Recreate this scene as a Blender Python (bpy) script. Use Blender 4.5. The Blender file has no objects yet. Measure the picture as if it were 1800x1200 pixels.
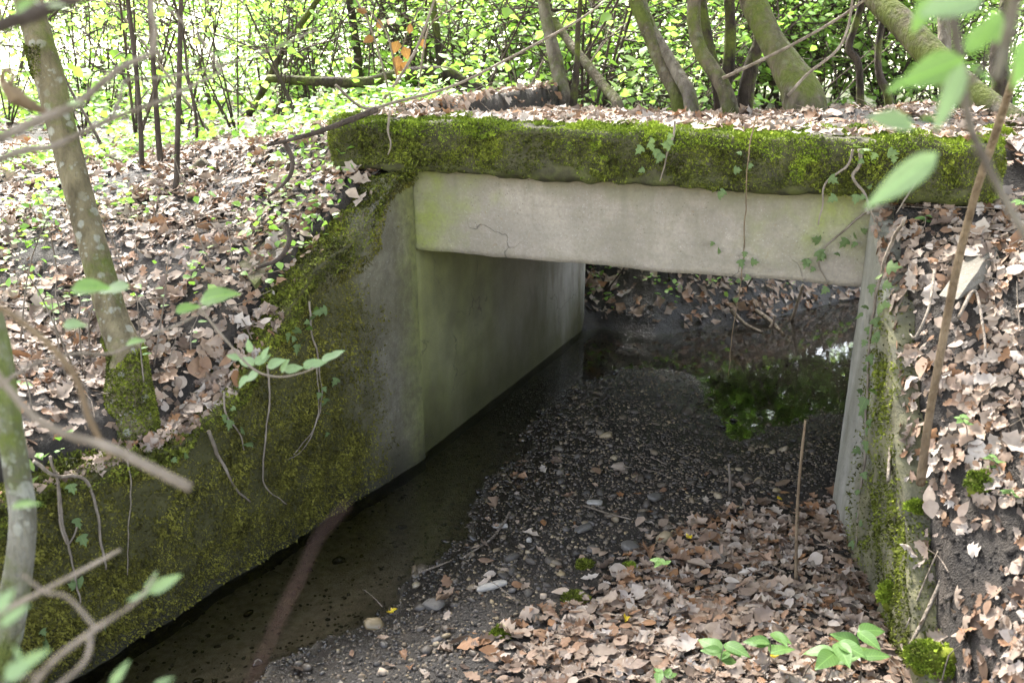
import bpy, math, random
import numpy as np
from mathutils import Vector, Matrix

rnd = random.Random(7)
rng = np.random.default_rng(11)
scene = bpy.context.scene
col = scene.collection
R = math.radians

# ------------------------------------------------------------------ camera
CAM_Z = 2.66
FPX = 1750.0                      # focal length in pixels of an 1800 wide frame
PITCH, YAW = R(18.04), R(20.0)
cam_data = bpy.data.cameras.new('camera')
cam = bpy.data.objects.new('camera', cam_data)
col.objects.link(cam)
cam.location = (0, 0, CAM_Z)
cam.rotation_euler = (R(90) - PITCH, 0, YAW)
cam_data.sensor_width = 36.0
cam_data.lens = 36.0 * FPX / 1800.0
cam_data.clip_start = 0.05
cam_data.clip_end = 2000
cam_data.dof.use_dof = True
cam_data.dof.focus_distance = 5.6
cam_data.dof.aperture_fstop = 2.8
scene.camera = cam

# ------------------------------------------------------------------ light
SUN_EL, SUN_AZ = R(48), R(318)    # azimuth measured from +Y towards +X: beyond the bridge, to the left
world = bpy.data.worlds.new('World')
scene.world = world
world.use_nodes = True
wn = world.node_tree
sky = wn.nodes.new('ShaderNodeTexSky')
sky.sky_type = 'NISHITA'
sky.sun_disc = False
sky.sun_elevation = SUN_EL
sky.sun_rotation = SUN_AZ
sky.dust_density = 4.0
sky.air_density = 1.0
hsv = wn.nodes.new('ShaderNodeHueSaturation')
hsv.inputs['Saturation'].default_value = 0.55      # thin white overcast
wn.links.new(sky.outputs[0], hsv.inputs['Color'])
bg = wn.nodes['Background']
bg.inputs[1].default_value = 0.15
wn.links.new(hsv.outputs[0], bg.inputs[0])
sun_d = bpy.data.lights.new('sun', 'SUN')
sun_d.energy = 4.2
sun_d.angle = R(14)
sun_d.color = (1.0, 0.98, 0.94)
sun = bpy.data.objects.new('sun', sun_d)
col.objects.link(sun)
sdir = Vector((math.sin(SUN_AZ) * math.cos(SUN_EL), math.cos(SUN_AZ) * math.cos(SUN_EL), math.sin(SUN_EL)))
sun.rotation_euler = sdir.to_track_quat('Z', 'Y').to_euler()
sun.location = sdir * 60
scene.view_settings.view_transform = 'Standard'
scene.view_settings.look = 'None'
scene.view_settings.gamma = 1.0
scene.view_settings.exposure = 3.35
scene.cycles.use_denoising = True
scene.cycles.max_bounces = 8
scene.cycles.diffuse_bounces = 4
scene.cycles.transparent_max_bounces = 8
scene.cycles.caustics_reflective = False
scene.cycles.caustics_refractive = False
scene.cycles.sample_clamp_indirect = 6.0

# ------------------------------------------------------------------ placing helpers
def ray(px, py):
    a = (px - 900) / FPX
    b = -(py - 600) / FPX
    x = a
    y = math.cos(PITCH) + b * math.sin(PITCH)
    z = -math.sin(PITCH) + b * math.cos(PITCH)
    c, s = math.cos(YAW), math.sin(YAW)
    return Vector((c * x - s * y, s * x + c * y, z))
def at(px, py, Y):
    r = ray(px, py)
    return Vector((0, 0, CAM_Z)) + r * (Y / r.y)
def atd(px, py, d):
    r = ray(px, py)
    return Vector((0, 0, CAM_Z)) + r.normalized() * d
def onz(px, py, z):
    r = ray(px, py)
    return Vector((0, 0, CAM_Z)) + r * ((z - CAM_Z) / r.z)
def project(P):
    """pixel coordinates and distance of an (n,3) array of points"""
    P = np.asarray(P, float)
    d = P - np.array([0, 0, CAM_Z])
    c, s = math.cos(YAW), math.sin(YAW)
    x = c * d[:, 0] + s * d[:, 1]
    y = -s * d[:, 0] + c * d[:, 1]
    z = d[:, 2]
    fw = y * math.cos(PITCH) - z * math.sin(PITCH)
    up = y * math.sin(PITCH) + z * math.cos(PITCH)
    fs = np.where(fw > 0.05, fw, 0.05)
    return np.where(fw > 0.05, 900 + FPX * x / fs, -9999), np.where(fw > 0.05, 600 - FPX * up / fs, -9999), fw

# ------------------------------------------------------------------ noise
_perm = np.random.default_rng(3).random((64, 64, 64)).astype(np.float32)
def vnoise(P, scale=1.0, seed=0):
    P = np.asarray(P, float) * scale + seed * 7.31
    if P.ndim == 1:
        P = P[None]
    i = np.floor(P).astype(int)
    f = P - i
    f = f * f * (3 - 2 * f)
    r = 0
    for dx in (0, 1):
        for dy in (0, 1):
            for dz in (0, 1):
                w = (f[:, 0] if dx else 1 - f[:, 0]) * (f[:, 1] if dy else 1 - f[:, 1]) * (f[:, 2] if dz else 1 - f[:, 2])
                r = r + w * _perm[(i[:, 0] + dx) % 64, (i[:, 1] + dy) % 64, (i[:, 2] + dz) % 64]
    return r * 2 - 1
def fbm(P, scale=1.0, octs=3, seed=0):
    t, a = 0, 1.0
    for o in range(octs):
        t = t + a * vnoise(P, scale * 2 ** o, seed + o)
        a *= 0.5
    return t
def xy0(X, Y):
    return np.stack([np.ravel(X), np.ravel(Y), np.zeros(np.size(X))], 1)

# ------------------------------------------------------------------ objects
def tag(o, label=None, cat=None, group=None, kind=None):
    if label: o['label'] = label
    if cat: o['category'] = cat
    if group: o['group'] = group
    if kind: o['kind'] = kind
    return o
def empty(name, loc, label=None, cat=None, group=None):
    o = bpy.data.objects.new(name, None)
    o.empty_display_size = 0.1
    col.objects.link(o)
    o.location = loc
    return tag(o, label, cat, group)
def raw_mesh(name, V, F, mat=None, smooth=True):
    """V (n,3); F a list of (m,k) integer arrays"""
    if not isinstance(F, (list, tuple)):
        F = [F]
    F = [np.asarray(f, np.int32) for f in F if len(f)]
    me = bpy.data.meshes.new(name)
    V = np.asarray(V, np.float32)
    me.vertices.add(len(V))
    me.vertices.foreach_set('co', V.ravel())
    idx = np.concatenate([f.ravel() for f in F])
    sizes = np.concatenate([np.full(len(f), f.shape[1], np.int32) for f in F])
    starts = np.concatenate([[0], np.cumsum(sizes)[:-1]]).astype(np.int32)
    me.loops.add(len(idx))
    me.loops.foreach_set('vertex_index', idx)
    me.polygons.add(len(sizes))
    me.polygons.foreach_set('loop_start', starts)
    me.polygons.foreach_set('use_smooth', np.full(len(sizes), smooth))
    me.update(calc_edges=True)
    if mat:
        me.materials.append(mat)
    return me
def put(name, me, parent=None, loc=None, rot=None, scale=None):
    o = bpy.data.objects.new(name, me)
    col.objects.link(o)
    if parent is not None:
        o.parent = parent
    if loc is not None: o.location = loc
    if rot is not None: o.rotation_euler = rot
    if scale is not None: o.scale = (scale,) * 3 if np.isscalar(scale) else scale
    return o
class MB:
    def __init__(self):
        self.V, self.F4, self.F3, self.n = [], [], [], 0
    def add(self, V, F4=None, F3=None):
        V = np.asarray(V, float)
        self.V.append(V)
        if F4 is not None and len(F4): self.F4.append(np.asarray(F4) + self.n)
        if F3 is not None and len(F3): self.F3.append(np.asarray(F3) + self.n)
        self.n += len(V)
    def build(self, name, mat, parent=None, smooth=True, origin=None):
        V = np.concatenate(self.V)
        if origin is not None:
            V = V - np.asarray(origin)
        F = []
        if self.F4: F.append(np.concatenate(self.F4))
        if self.F3: F.append(np.concatenate(self.F3))
        me = raw_mesh(name, V, F, mat, smooth)
        o = put(name, me, parent)
        return o
def catmull(P, n):
    P = [np.asarray(p, float) for p in P]
    if len(P) == 2:
        t = np.linspace(0, 1, n)[:, None]
        return P[0] * (1 - t) + P[1] * t
    P = [2 * P[0] - P[1]] + P + [2 * P[-1] - P[-2]]
    out = []
    m = len(P) - 3
    ts = np.linspace(0, m, n)
    for t in ts:
        k = min(int(t), m - 1)
        u = t - k
        a, b, c, d = P[k:k + 4]
        out.append(0.5 * ((2 * b) + (-a + c) * u + (2 * a - 5 * b + 4 * c - d) * u * u + (-a + 3 * b - 3 * c + d) * u ** 3))
    return np.array(out)
def tube_arrays(P, rad, segs=7, rough=0.0, seed=0, freq=6.0, cap=True):
    P = np.asarray(P, float)
    n = len(P)
    rad = np.broadcast_to(np.asarray(rad, float), (n,))
    T = np.gradient(P, axis=0)
    T /= np.linalg.norm(T, axis=1)[:, None] + 1e-9
    ref = np.array([1.0, 0.3, 0.1]) if abs(T[0, 0]) < 0.8 else np.array([0, 1.0, 0.2])
    U = np.zeros_like(P)
    u = np.cross(T[0], ref)
    u /= np.linalg.norm(u)
    for i in range(n):
        u = u - T[i] * (u @ T[i])
        u /= np.linalg.norm(u) + 1e-9
        U[i] = u
    W = np.cross(T, U)
    a = np.linspace(0, 2 * np.pi, segs, endpoint=False)
    V = P[:, None, :] + rad[:, None, None] * (np.cos(a)[None, :, None] * U[:, None, :] + np.sin(a)[None, :, None] * W[:, None, :])
    if rough:
        dirn = V - P[:, None, :]
        k = 1 + rough * fbm(V.reshape(-1, 3), freq, 3, seed).reshape(n, segs)
        V = P[:, None, :] + dirn * k[:, :, None]
    V = V.reshape(-1, 3)
    i = np.arange(n - 1)[:, None] * segs
    j = np.arange(segs)[None, :]
    jn = (j + 1) % segs
    F4 = np.stack([i + j, i + jn, i + segs + jn, i + segs + j], -1).reshape(-1, 4)
    F3 = []
    if cap:
        V = np.concatenate([V, P[:1], P[-1:]])
        for q in range(segs):
            F3.append((n * segs, (q + 1) % segs, q))
            F3.append((n * segs + 1, (n - 1) * segs + q, (n - 1) * segs + (q + 1) % segs))
    return V, F4, F3
def scatter(templates, pos, Rm, scale, pick):
    """one (V, F) for many copies of templates [(V,F3)]; Rm (n,3,3)"""
    VV, FF, off = [], [], 0
    for k, (tv, tf) in enumerate(templates):
        s = np.where(pick == k)[0]
        if not len(s):
            continue
        sc = scale[s]
        if sc.ndim == 1:
            sc = sc[:, None]
        v = tv[None] * sc[:, None, :]
        v = np.einsum('nij,nkj->nki', Rm[s], v) + pos[s][:, None, :]
        VV.append(v.reshape(-1, 3))
        f = tf[None] + (np.arange(len(s)) * len(tv))[:, None, None] + off
        FF.append(f.reshape(-1, tf.shape[1]))
        off += len(s) * len(tv)
    return np.concatenate(VV), np.concatenate(FF)
def frames(normal, spin, tilt=0.0):
    """rotation matrices whose z axis is near normal (n,3), spun about it"""
    n = normal / (np.linalg.norm(normal, axis=1)[:, None] + 1e-9)
    if np.any(tilt):
        n = n + rng.normal(0, 1, n.shape) * (tilt if np.isscalar(tilt) else tilt[:, None])
        n /= np.linalg.norm(n, axis=1)[:, None]
    h = np.where(np.abs(n[:, :1]) < 0.8, np.array([[1.0, 0, 0]]), np.array([[0, 1.0, 0]]))
    x = np.cross(h, n)
    x /= np.linalg.norm(x, axis=1)[:, None]
    y = np.cross(n, x)
    c, s = np.cos(spin)[:, None], np.sin(spin)[:, None]
    return np.stack([c * x + s * y, -s * x + c * y, n], -1)

# ------------------------------------------------------------------ materials
class NT:
    def __init__(self, name):
        self.m = bpy.data.materials.new(name)
        self.m.use_nodes = True
        self.t = self.m.node_tree
        self.t.nodes.clear()
        self.out = self.t.nodes.new('ShaderNodeOutputMaterial')
    def n(self, typ, ins=None, **props):
        nd = self.t.nodes.new('ShaderNode' + typ)
        for k, v in props.items():
            setattr(nd, k, v)
        for k, v in (ins or {}).items():
            self.set(nd.inputs[k], v)
        return nd
    def set(self, sock, v):
        if hasattr(v, 'outputs'):
            v = v.outputs[0]
        if hasattr(v, 'links'):
            self.t.links.new(v, sock)
        elif isinstance(v, (tuple, list)) and len(v) == 3 and sock.type == 'RGBA':
            sock.default_value = (*v, 1)
        else:
            sock.default_value = v
    def pos(self):
        if not hasattr(self, '_p'):
            self._p = self.n('NewGeometry')
        return self._p.outputs['Position']
    def isl(self):
        self.pos()
        return self._p.outputs['Random Per Island']
    def noise(self, scale, detail=4, vec=None, rough=0.55, stretch=None):
        vec = vec if vec is not None else self.pos()
        if stretch:
            vec = self.n('Mapping', {'Vector': vec, 'Scale': stretch}).outputs[0]
        return self.n('TexNoise', {'Vector': vec, 'Scale': scale, 'Detail': detail, 'Roughness': rough}).outputs[0]
    def ramp(self, fac, stops, interp='LINEAR'):
        r = self.n('ValToRGB', {0: fac})
        cr = r.color_ramp
        cr.interpolation = interp
        while len(cr.elements) < len(stops):
            cr.elements.new(0.5)
        for e, (p, c) in zip(cr.elements, stops):
            e.position = p
            e.color = (c, c, c, 1) if np.isscalar(c) else (*c, 1)
        return r.outputs[0]
    def mix(self, fac, a, b, mode='MIX'):
        m = self.n('Mix', data_type='RGBA', blend_type=mode)
        self.set(m.inputs[0], fac)
        self.set(m.inputs[6], a)
        self.set(m.inputs[7], b)
        return m.outputs[2]
    def math(self, op, a, b=0.5, clamp=False):
        m = self.n('Math', {0: a, 1: b}, operation=op, use_clamp=clamp)
        return m.outputs[0]
    def mrange(self, v, a, b, c=0.0, d=1.0):
        return self.n('MapRange', {0: v, 1: a, 2: b, 3: c, 4: d}).outputs[0]
    def xyz(self, vec=None):
        s = self.n('SeparateXYZ', {0: vec if vec is not None else self.pos()})
        return s.outputs
    def bump(self, h, strength=0.4, dist=0.02):
        return self.n('Bump', {'Height': h, 'Strength': strength, 'Distance': dist}).outputs[0]
    def principled(self, color, rough=0.8, normal=None, spec=0.3, **kw):
        p = self.n('BsdfPrincipled', {'Base Color': color, 'Roughness': rough, 'Specular IOR Level': spec})
        if normal is not None:
            self.set(p.inputs['Normal'], normal)
        for k, v in kw.items():
            self.set(p.inputs[k], v)
        return p.outputs[0]
    def done(self, sh):
        self.t.links.new(sh, self.out.inputs[0])
        return self.m

def leaf_mat(name, ca, cb, under=None, trans=0.45, rough=0.5, obj_random=False, spec=0.35):
    t = NT(name)
    rv = t.isl()
    if obj_random:
        rv = t.math('FRACT', t.math('ADD', rv, t.n('ObjectInfo').outputs['Random']))
    c = t.mix(rv, ca, cb)
    c = t.mix(t.math('MULTIPLY', t.noise(30, 2), 0.35), c, tuple(x * 0.7 for x in ca))
    if under:
        c = t.mix(t._p.outputs['Backfacing'], c, under)
    if obj_random:
        lx, ly, lz = t.xyz(t.n('TexCoord').outputs['Object'])
        ay = t.math('ABSOLUTE', ly)
        rib = t.mrange(ay, .022, .008)
        side = t.mrange(t.math('PINGPONG', t.math('SUBTRACT', lx, t.math('MULTIPLY', ay, .8)), .055), .010, .002)
        vein = t.math('MAXIMUM', rib, t.math('MULTIPLY', side, .6))
        c = t.mix(t.math('MULTIPLY', vein, .4), c, tuple(min(1, x * 1.9 + .03) for x in cb))
        c = t.mix(t.math('MULTIPLY', t.ramp(t.noise(55, 3), [(.6, 0.), (.72, 1.)]), .35), c, tuple(x * .5 for x in ca))
    p = t.principled(c, rough, spec=spec)
    tr = t.n('BsdfTranslucent', {0: t.mix(1.0, c, (.92, 1.0, .6), 'MULTIPLY')}).outputs[0]
    return t.done(t.n('MixShader', {0: trans, 1: p, 2: tr}).outputs[0])

def make_litter(name, obj_random=False, tint=1.0):
    t = NT(name)
    rv = t.isl()
    if obj_random:
        rv = t.math('FRACT', t.math('ADD', rv, t.n('ObjectInfo').outputs['Random']))
    c = t.ramp(rv, [(0.0, (.38, .295, .225)), (.16, (.22, .15, .10)), (.32, (.40, .335, .275)), (.46, (.24, .12, .055)),
                    (.6, (.29, .23, .18)), (.72, (.105, .065, .042)), (.82, (.46, .40, .345)), (.92, (.16, .10, .066)), (1.0, (.30, .15, .065))])
    c = t.mix(t.mrange(t.noise(22, 3), .35, .75), c, t.mix(1.0, c, (.72, .68, .66), 'MULTIPLY'))
    if tint != 1.0:
        c = t.mix(1.0, c, (tint, tint * .92, tint * .85), 'MULTIPLY')
    p = t.principled(c, .62, t.bump(t.noise(90, 2), .25, .004), spec=.3)
    tr = t.n('BsdfTranslucent', {0: c}).outputs[0]
    return t.done(t.n('MixShader', {0: .12, 1: p, 2: tr}).outputs[0])

M = {}
M['litter'] = make_litter('dry_oak_leaf')
M['litter_bits'] = make_litter('leaf_crumbs', False, .62)
M['litter_one'] = make_litter('dry_oak_leaf_single', True)
M['green'] = leaf_mat('hazel_leaf', (.21, .35, .07), (.33, .46, .14), trans=.55)
M['green2'] = leaf_mat('understory_leaf', (.15, .30, .05), (.30, .45, .11), trans=.45)
M['green_far'] = leaf_mat('far_leaf', (.15, .22, .08), (.24, .32, .13), trans=.5)
M['canopy'] = leaf_mat('canopy_leaf', (.075, .105, .035), (.12, .16, .055), trans=.30)
M['pale_leaf'] = leaf_mat('sallow_leaf', (.10, .18, .055), (.17, .26, .10), (.20, .27, .14), trans=.35, obj_random=True, spec=.2)
M['fresh_leaf'] = leaf_mat('fresh_leaf', (.10, .24, .015), (.17, .33, .025), (.17, .27, .09), trans=.5, obj_random=True, spec=.2)
M['seedling'] = leaf_mat('seedling_leaf', (.10, .20, .045), (.16, .28, .075), trans=.35, obj_random=True)
M['ivy'] = leaf_mat('ivy_leaf', (.045, .08, .015), (.10, .155, .03), (.11, .15, .06), trans=.25, obj_random=True, rough=.6, spec=.15)
M['yellow'] = leaf_mat('yellow_leaf', (.62, .42, .015), (.70, .50, .03), trans=.3, obj_random=True)
M['orange'] = leaf_mat('orange_leaf', (.16, .07, .025), (.24, .12, .04), trans=.4, obj_random=True)

def moss_mat(name, dark, mid, light):
    t = NT(name)
    n = t.math('ADD', t.math('MULTIPLY', t.noise(5, 4), .6), t.math('MULTIPLY', t.noise(26, 3), .4))
    n = t.math('ADD', n, t.math('MULTIPLY', t.math('SUBTRACT', t.isl(), .5), .20))
    c = t.ramp(n, [(.34, dark), (.5, mid), (.66, light)])
    return t.done(t.principled(c, .8, spec=.12))
M['moss'] = moss_mat('moss', (.026, .024, .008), (.082, .092, .015), (.20, .225, .028))
M['moss_bright'] = moss_mat('bright_moss', (.05, .065, .010), (.15, .20, .02), (.28, .35, .035))
M['moss_dull'] = moss_mat('wall_moss', (.040, .035, .010), (.10, .092, .018), (.20, .185, .032))

def bark_mat(name, ca, cb, lichen=0.0, moss=0.0, moss_to=None):
    t = NT(name)
    big = t.noise(3.5, 4)
    c = t.mix(t.ramp(t.noise(14, 5, stretch=(1, 1, .35)), [(.35, 0.), (.65, 1.)]), ca, cb)
    if lichen:
        dn = t.n('TexNoise', {'Vector': t.pos(), 'Scale': 35., 'Detail': 3.})
        wv = t.n('VectorMath', {0: t.pos(), 1: t.n('VectorMath', {0: dn.outputs['Color'], 1: (.022, .022, .022)}, operation='MULTIPLY').outputs[0]}, operation='ADD').outputs[0]
        v = t.n('TexVoronoi', {'Vector': wv, 'Scale': 15., 'Randomness': 1.})
        sp = t.ramp(t.math('ADD', v.outputs['Distance'], t.math('MULTIPLY', t.noise(80, 2), .15)), [(.36, 1.), (.46, 0.)])
        m = t.math('MULTIPLY', sp, t.ramp(t.n('SeparateColor', {0: v.outputs['Color']}).outputs[0], [(.35, 0.), (.5, lichen)]))
        v2 = t.n('TexVoronoi', {'Vector': wv, 'Scale': 42., 'Randomness': 1.})
        m = t.math('MAXIMUM', m, t.math('MULTIPLY', t.ramp(v2.outputs['Distance'], [(.25, .8 * lichen), (.38, 0.)]), t.ramp(t.noise(9, 2), [(.5, 0.), (.6, 1.)])))
        c = t.mix(t.math('MULTIPLY', m, .8), c, (.25, .245, .20))
    if moss:
        m = t.ramp(t.math('ADD', big, t.math('MULTIPLY', t.noise(30, 3), .25)), [(.66 - .20 * moss, 0.), (.80 - .12 * moss, 1.)])
        c = t.mix(t.math('MULTIPLY', m, .9), c, t.mix(t.noise(40, 2), (.05, .062, .012), (.115, .135, .028)))
    h = t.math('ADD', t.noise(45, 5, stretch=(1, 1, .3)), t.math('MULTIPLY', t.noise(12, 4), .8))
    return t.done(t.principled(c, .85, t.bump(h, .9, .03), spec=.12))
M['bark_lichen'] = bark_mat('lichened_bark', (.075, .06, .035), (.165, .135, .08), .9, .2)
M['bark_pale'] = bark_mat('pale_bark', (.085, .078, .055), (.20, .185, .15), .9, .3)
M['bark_moss'] = bark_mat('mossy_bark', (.05, .04, .027), (.13, .105, .075), .3, .7)
M['bark_grey'] = bark_mat('grey_bark', (.075, .06, .048), (.17, .145, .115), .35, .35)
M['bark_dark'] = bark_mat('dark_bark', (.022, .017, .013), (.055, .042, .032), 0., .25)
M['twig'] = bark_mat('twig_bark', (.12, .095, .07), (.22, .18, .145))
M['twig_red'] = bark_mat('reddish_twig', (.030, .017, .014), (.055, .030, .023))
M['twig_dark'] = bark_mat('dark_twig', (.035, .026, .02), (.08, .06, .048))
M['deadwood'] = bark_mat('dead_stick', (.13, .09, .055), (.22, .16, .10))
M['root'] = bark_mat('root', (.15, .12, .09), (.26, .215, .17))

def concrete(name, base, kind):
    t = NT(name)
    x, y, z = t.xyz()
    a = t.noise(2.2, 5)
    b = t.noise(11, 5)
    c = t.mix(t.ramp(a, [(.3, 0.), (.7, 1.)]), tuple(v * .70 for v in base), tuple(min(1, v * 1.14) for v in base))
    c = t.mix(t.ramp(b, [(.45, 0.), (.75, .45)]), c, tuple(v * .62 for v in base))
    pit = t.ramp(t.noise(120, 2), [(.62, 0.), (.7, 1.)])
    c = t.mix(t.math('MULTIPLY', pit, .25), c, (.6, .58, .54))
    alg, alg2 = (.17, .21, .025), (.085, .10, .02)
    if kind == 'beam':
        n1 = t.math('MULTIPLY', t.math('SUBTRACT', t.noise(4.5, 4), .5), .9)
        l = t.mrange(t.math('ADD', x, n1), -2.10, -2.42)
        r = t.math('MULTIPLY', t.mrange(t.math('ADD', x, n1), -.75, -.05), t.mrange(t.math('ADD', z, n1), 1.36, 1.82))
        top = t.math('MULTIPLY', t.mrange(t.math('ADD', z, t.math('MULTIPLY', n1, .5)), 1.66, 1.80), .55)
        m = t.math('MULTIPLY', t.math('ADD', l, r, True), t.ramp(t.noise(6, 3), [(.3, .35), (.6, 1.)]))
        drip = t.math('MULTIPLY', t.ramp(t.noise(16, 4, stretch=(1, 1, .06)), [(.52, 0.), (.68, 1.)]), t.mrange(t.math('ADD', z, n1), 1.42, 1.78))
        c = t.mix(t.math('MULTIPLY', drip, .45), c, (.13, .115, .08))
        brd = t.math('MULTIPLY', t.ramp(t.noise(3, 2, stretch=(.3, 1, 9)), [(.48, 0.), (.62, 1.)]), .22)
        c = t.mix(brd, c, (.22, .195, .16))
        rust = t.ramp(t.noise(20, 2), [(.70, 0.), (.76, 1.)])
        c = t.mix(t.math('MULTIPLY', rust, .35), c, (.20, .12, .06))
        spl = t.ramp(t.noise(2.0, 5), [(.42, 0.), (.5, .35), (.56, .0)])
        c = t.mix(spl, c, (.17, .15, .10))
        c = t.mix(top, c, (.16, .15, .09))
        c = t.mix(t.math('MULTIPLY', m, .8), c, t.mix(t.noise(3, 3), alg, (.24, .27, .06)))
    elif kind == 'inner':
        n1 = t.math('MULTIPLY', t.math('SUBTRACT', t.noise(2.5, 4, stretch=(1, 1, .45)), .5), 1.6)
        f = t.mrange(t.math('ADD', y, n1), 6.9, 5.4)
        c = t.mix(t.math('MULTIPLY', f, .85), c, t.mix(t.noise(5, 4), (.11, .12, .028), (.33, .34, .10)))  # front algae, lightened to carry the light falling in at the mouth
        st = t.ramp(t.noise(5, 3, stretch=(1, 1, .1)), [(.4, 0.), (.7, 1.)])
        c = t.mix(t.math('MULTIPLY', st, .45), c, (.13, .12, .075))
        bl = t.ramp(t.noise(1.7, 6), [(.42, 0.), (.58, 1.)])
        c = t.mix(t.math('MULTIPLY', bl, .55), c, (.085, .08, .045))
        pale = t.math('MULTIPLY', t.ramp(t.noise(4, 4, stretch=(1, 1, .3)), [(.42, 0.), (.6, 1.)]), t.mrange(y, 6.9, 8.0))  # pale far end: daylight from outside put into the wall colour
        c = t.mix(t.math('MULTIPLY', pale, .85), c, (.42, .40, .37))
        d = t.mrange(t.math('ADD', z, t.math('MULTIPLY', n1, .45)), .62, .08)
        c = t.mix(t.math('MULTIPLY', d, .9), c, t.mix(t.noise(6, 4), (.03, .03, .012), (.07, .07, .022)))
    elif kind == 'wing':
        n1 = t.math('MULTIPLY', t.math('SUBTRACT', t.noise(3.2, 5), .5), 1.4)
        st = t.ramp(t.noise(6, 5, stretch=(1, 1, .25)), [(.38, 0.), (.66, 1.)])
        c = t.mix(t.math('MULTIPLY', st, .55), c, (.085, .078, .04))
        gr = t.mrange(t.math('ADD', y, t.math('MULTIPLY', n1, .25)), 5.0, 5.22)
        c = t.mix(t.math('MULTIPLY', gr, .7), c, t.mix(t.noise(5, 4), (.10, .11, .025), (.24, .25, .07)))
        c = t.mix(t.math('MULTIPLY', t.ramp(t.noise(24, 5), [(.4, 0.), (.65, 1.)]), .5), c, (.07, .06, .04))
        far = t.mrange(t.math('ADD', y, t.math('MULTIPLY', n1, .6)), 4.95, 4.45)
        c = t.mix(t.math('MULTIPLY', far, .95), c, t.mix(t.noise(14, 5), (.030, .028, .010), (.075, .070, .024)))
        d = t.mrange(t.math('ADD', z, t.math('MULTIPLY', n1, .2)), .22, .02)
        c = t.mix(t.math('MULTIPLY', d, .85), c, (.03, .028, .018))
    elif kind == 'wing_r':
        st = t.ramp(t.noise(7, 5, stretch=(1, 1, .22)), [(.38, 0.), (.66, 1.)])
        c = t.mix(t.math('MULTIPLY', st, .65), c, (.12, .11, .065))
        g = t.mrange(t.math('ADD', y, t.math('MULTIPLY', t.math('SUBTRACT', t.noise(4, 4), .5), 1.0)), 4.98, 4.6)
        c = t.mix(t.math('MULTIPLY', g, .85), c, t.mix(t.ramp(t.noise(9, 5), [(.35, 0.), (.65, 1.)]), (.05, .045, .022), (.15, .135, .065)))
    elif kind == 'parapet':
        n1 = t.noise(6, 5)
        c = t.mix(t.ramp(n1, [(.3, .85), (.7, 1.)]), c, t.mix(t.ramp(t.noise(22, 5), [(.35, 0.), (.65, 1.)]), (.028, .025, .012), (.065, .062, .024)))
        low = t.mrange(t.math('ADD', z, t.math('MULTIPLY', t.math('SUBTRACT', t.noise(5, 3), .5), .12)), 1.90, 1.82)
        c = t.mix(t.math('MULTIPLY', low, .85), c, t.mix(t.ramp(t.noise(12, 5), [(.38, 0.), (.62, 1.)]), (.030, .028, .014), (.085, .095, .024)))
    h = t.math('ADD', t.math('MULTIPLY', t.noise(70, 4), .6), t.math('MULTIPLY', b, .8))
    if kind in ('beam', 'inner'):
        dn = t.n('TexNoise', {'Vector': t.pos(), 'Scale': 6., 'Detail': 4.})
        wv = t.n('VectorMath', {0: t.pos(), 1: t.n('VectorMath', {0: dn.outputs['Color'], 1: (.25, .25, .25)}, operation='MULTIPLY').outputs[0]}, operation='ADD').outputs[0]
        cr = t.ramp(t.n('TexVoronoi', {'Vector': wv, 'Scale': 1.5}, feature='DISTANCE_TO_EDGE').outputs['Distance'], [(.002, 1.), (.007, 0.)])
        cr = t.math('MULTIPLY', cr, t.ramp(t.noise(1.6, 2), [(.5, 0.), (.6, 1.)]))
        c = t.mix(t.math('MULTIPLY', cr, .65), c, (.06, .05, .04))
        pore = t.ramp(t.n('TexVoronoi', {'Vector': t.pos(), 'Scale': 38.}).outputs['Distance'], [(.10, 1.), (.17, 0.)])
        pore = t.math('MULTIPLY', pore, t.ramp(t.noise(5, 2), [(.48, 0.), (.6, 1.)]))
        c = t.mix(t.math('MULTIPLY', pore, .55), c, (.10, .085, .065))
        grime = t.ramp(t.noise(55, 5), [(.4, 0.), (.7, 1.)])
        c = t.mix(t.math('MULTIPLY', grime, .28 if kind == 'beam' else .14), c, (.12, .105, .08))
        form = t.n('TexWave', {'Vector': t.n('Mapping', {'Vector': t.pos(), 'Scale': (0, 0, 1)}), 'Scale': 1.9, 'Distortion': .6, 'Detail': 2.}, bands_direction='Z').outputs['Fac']
        line = t.ramp(form, [(.0, 1.), (.04, 0.)])
        c = t.mix(t.math('MULTIPLY', line, .04), c, (.10, .09, .07))
        h = t.math('SUBTRACT', h, t.math('ADD', t.math('MULTIPLY', pore, .9), t.math('ADD', cr, t.math('MULTIPLY', line, .06))))
    return t.done(t.principled(c, .88, t.bump(h, .55 if kind in ('beam', 'inner') else .8, .012), spec=.2))
M['beam'] = concrete('beam_concrete', (.31, .265, .213), 'beam')
M['inner'] = concrete('abutment_concrete', (.20, .18, .145), 'inner')
M['wing'] = concrete('wing_concrete', (.165, .148, .108), 'wing')
M['wing_r'] = concrete('right_wing_concrete', (.33, .305, .25), 'wing_r')
M['parapet'] = concrete('parapet_concrete', (.20, .18, .14), 'parapet')
M['slab'] = concrete('slab_concrete', (.15, .132, .105), 'plain')
M['board'] = bark_mat('weathered_wood', (.10, .08, .055), (.19, .16, .115), 0., .3)

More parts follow.
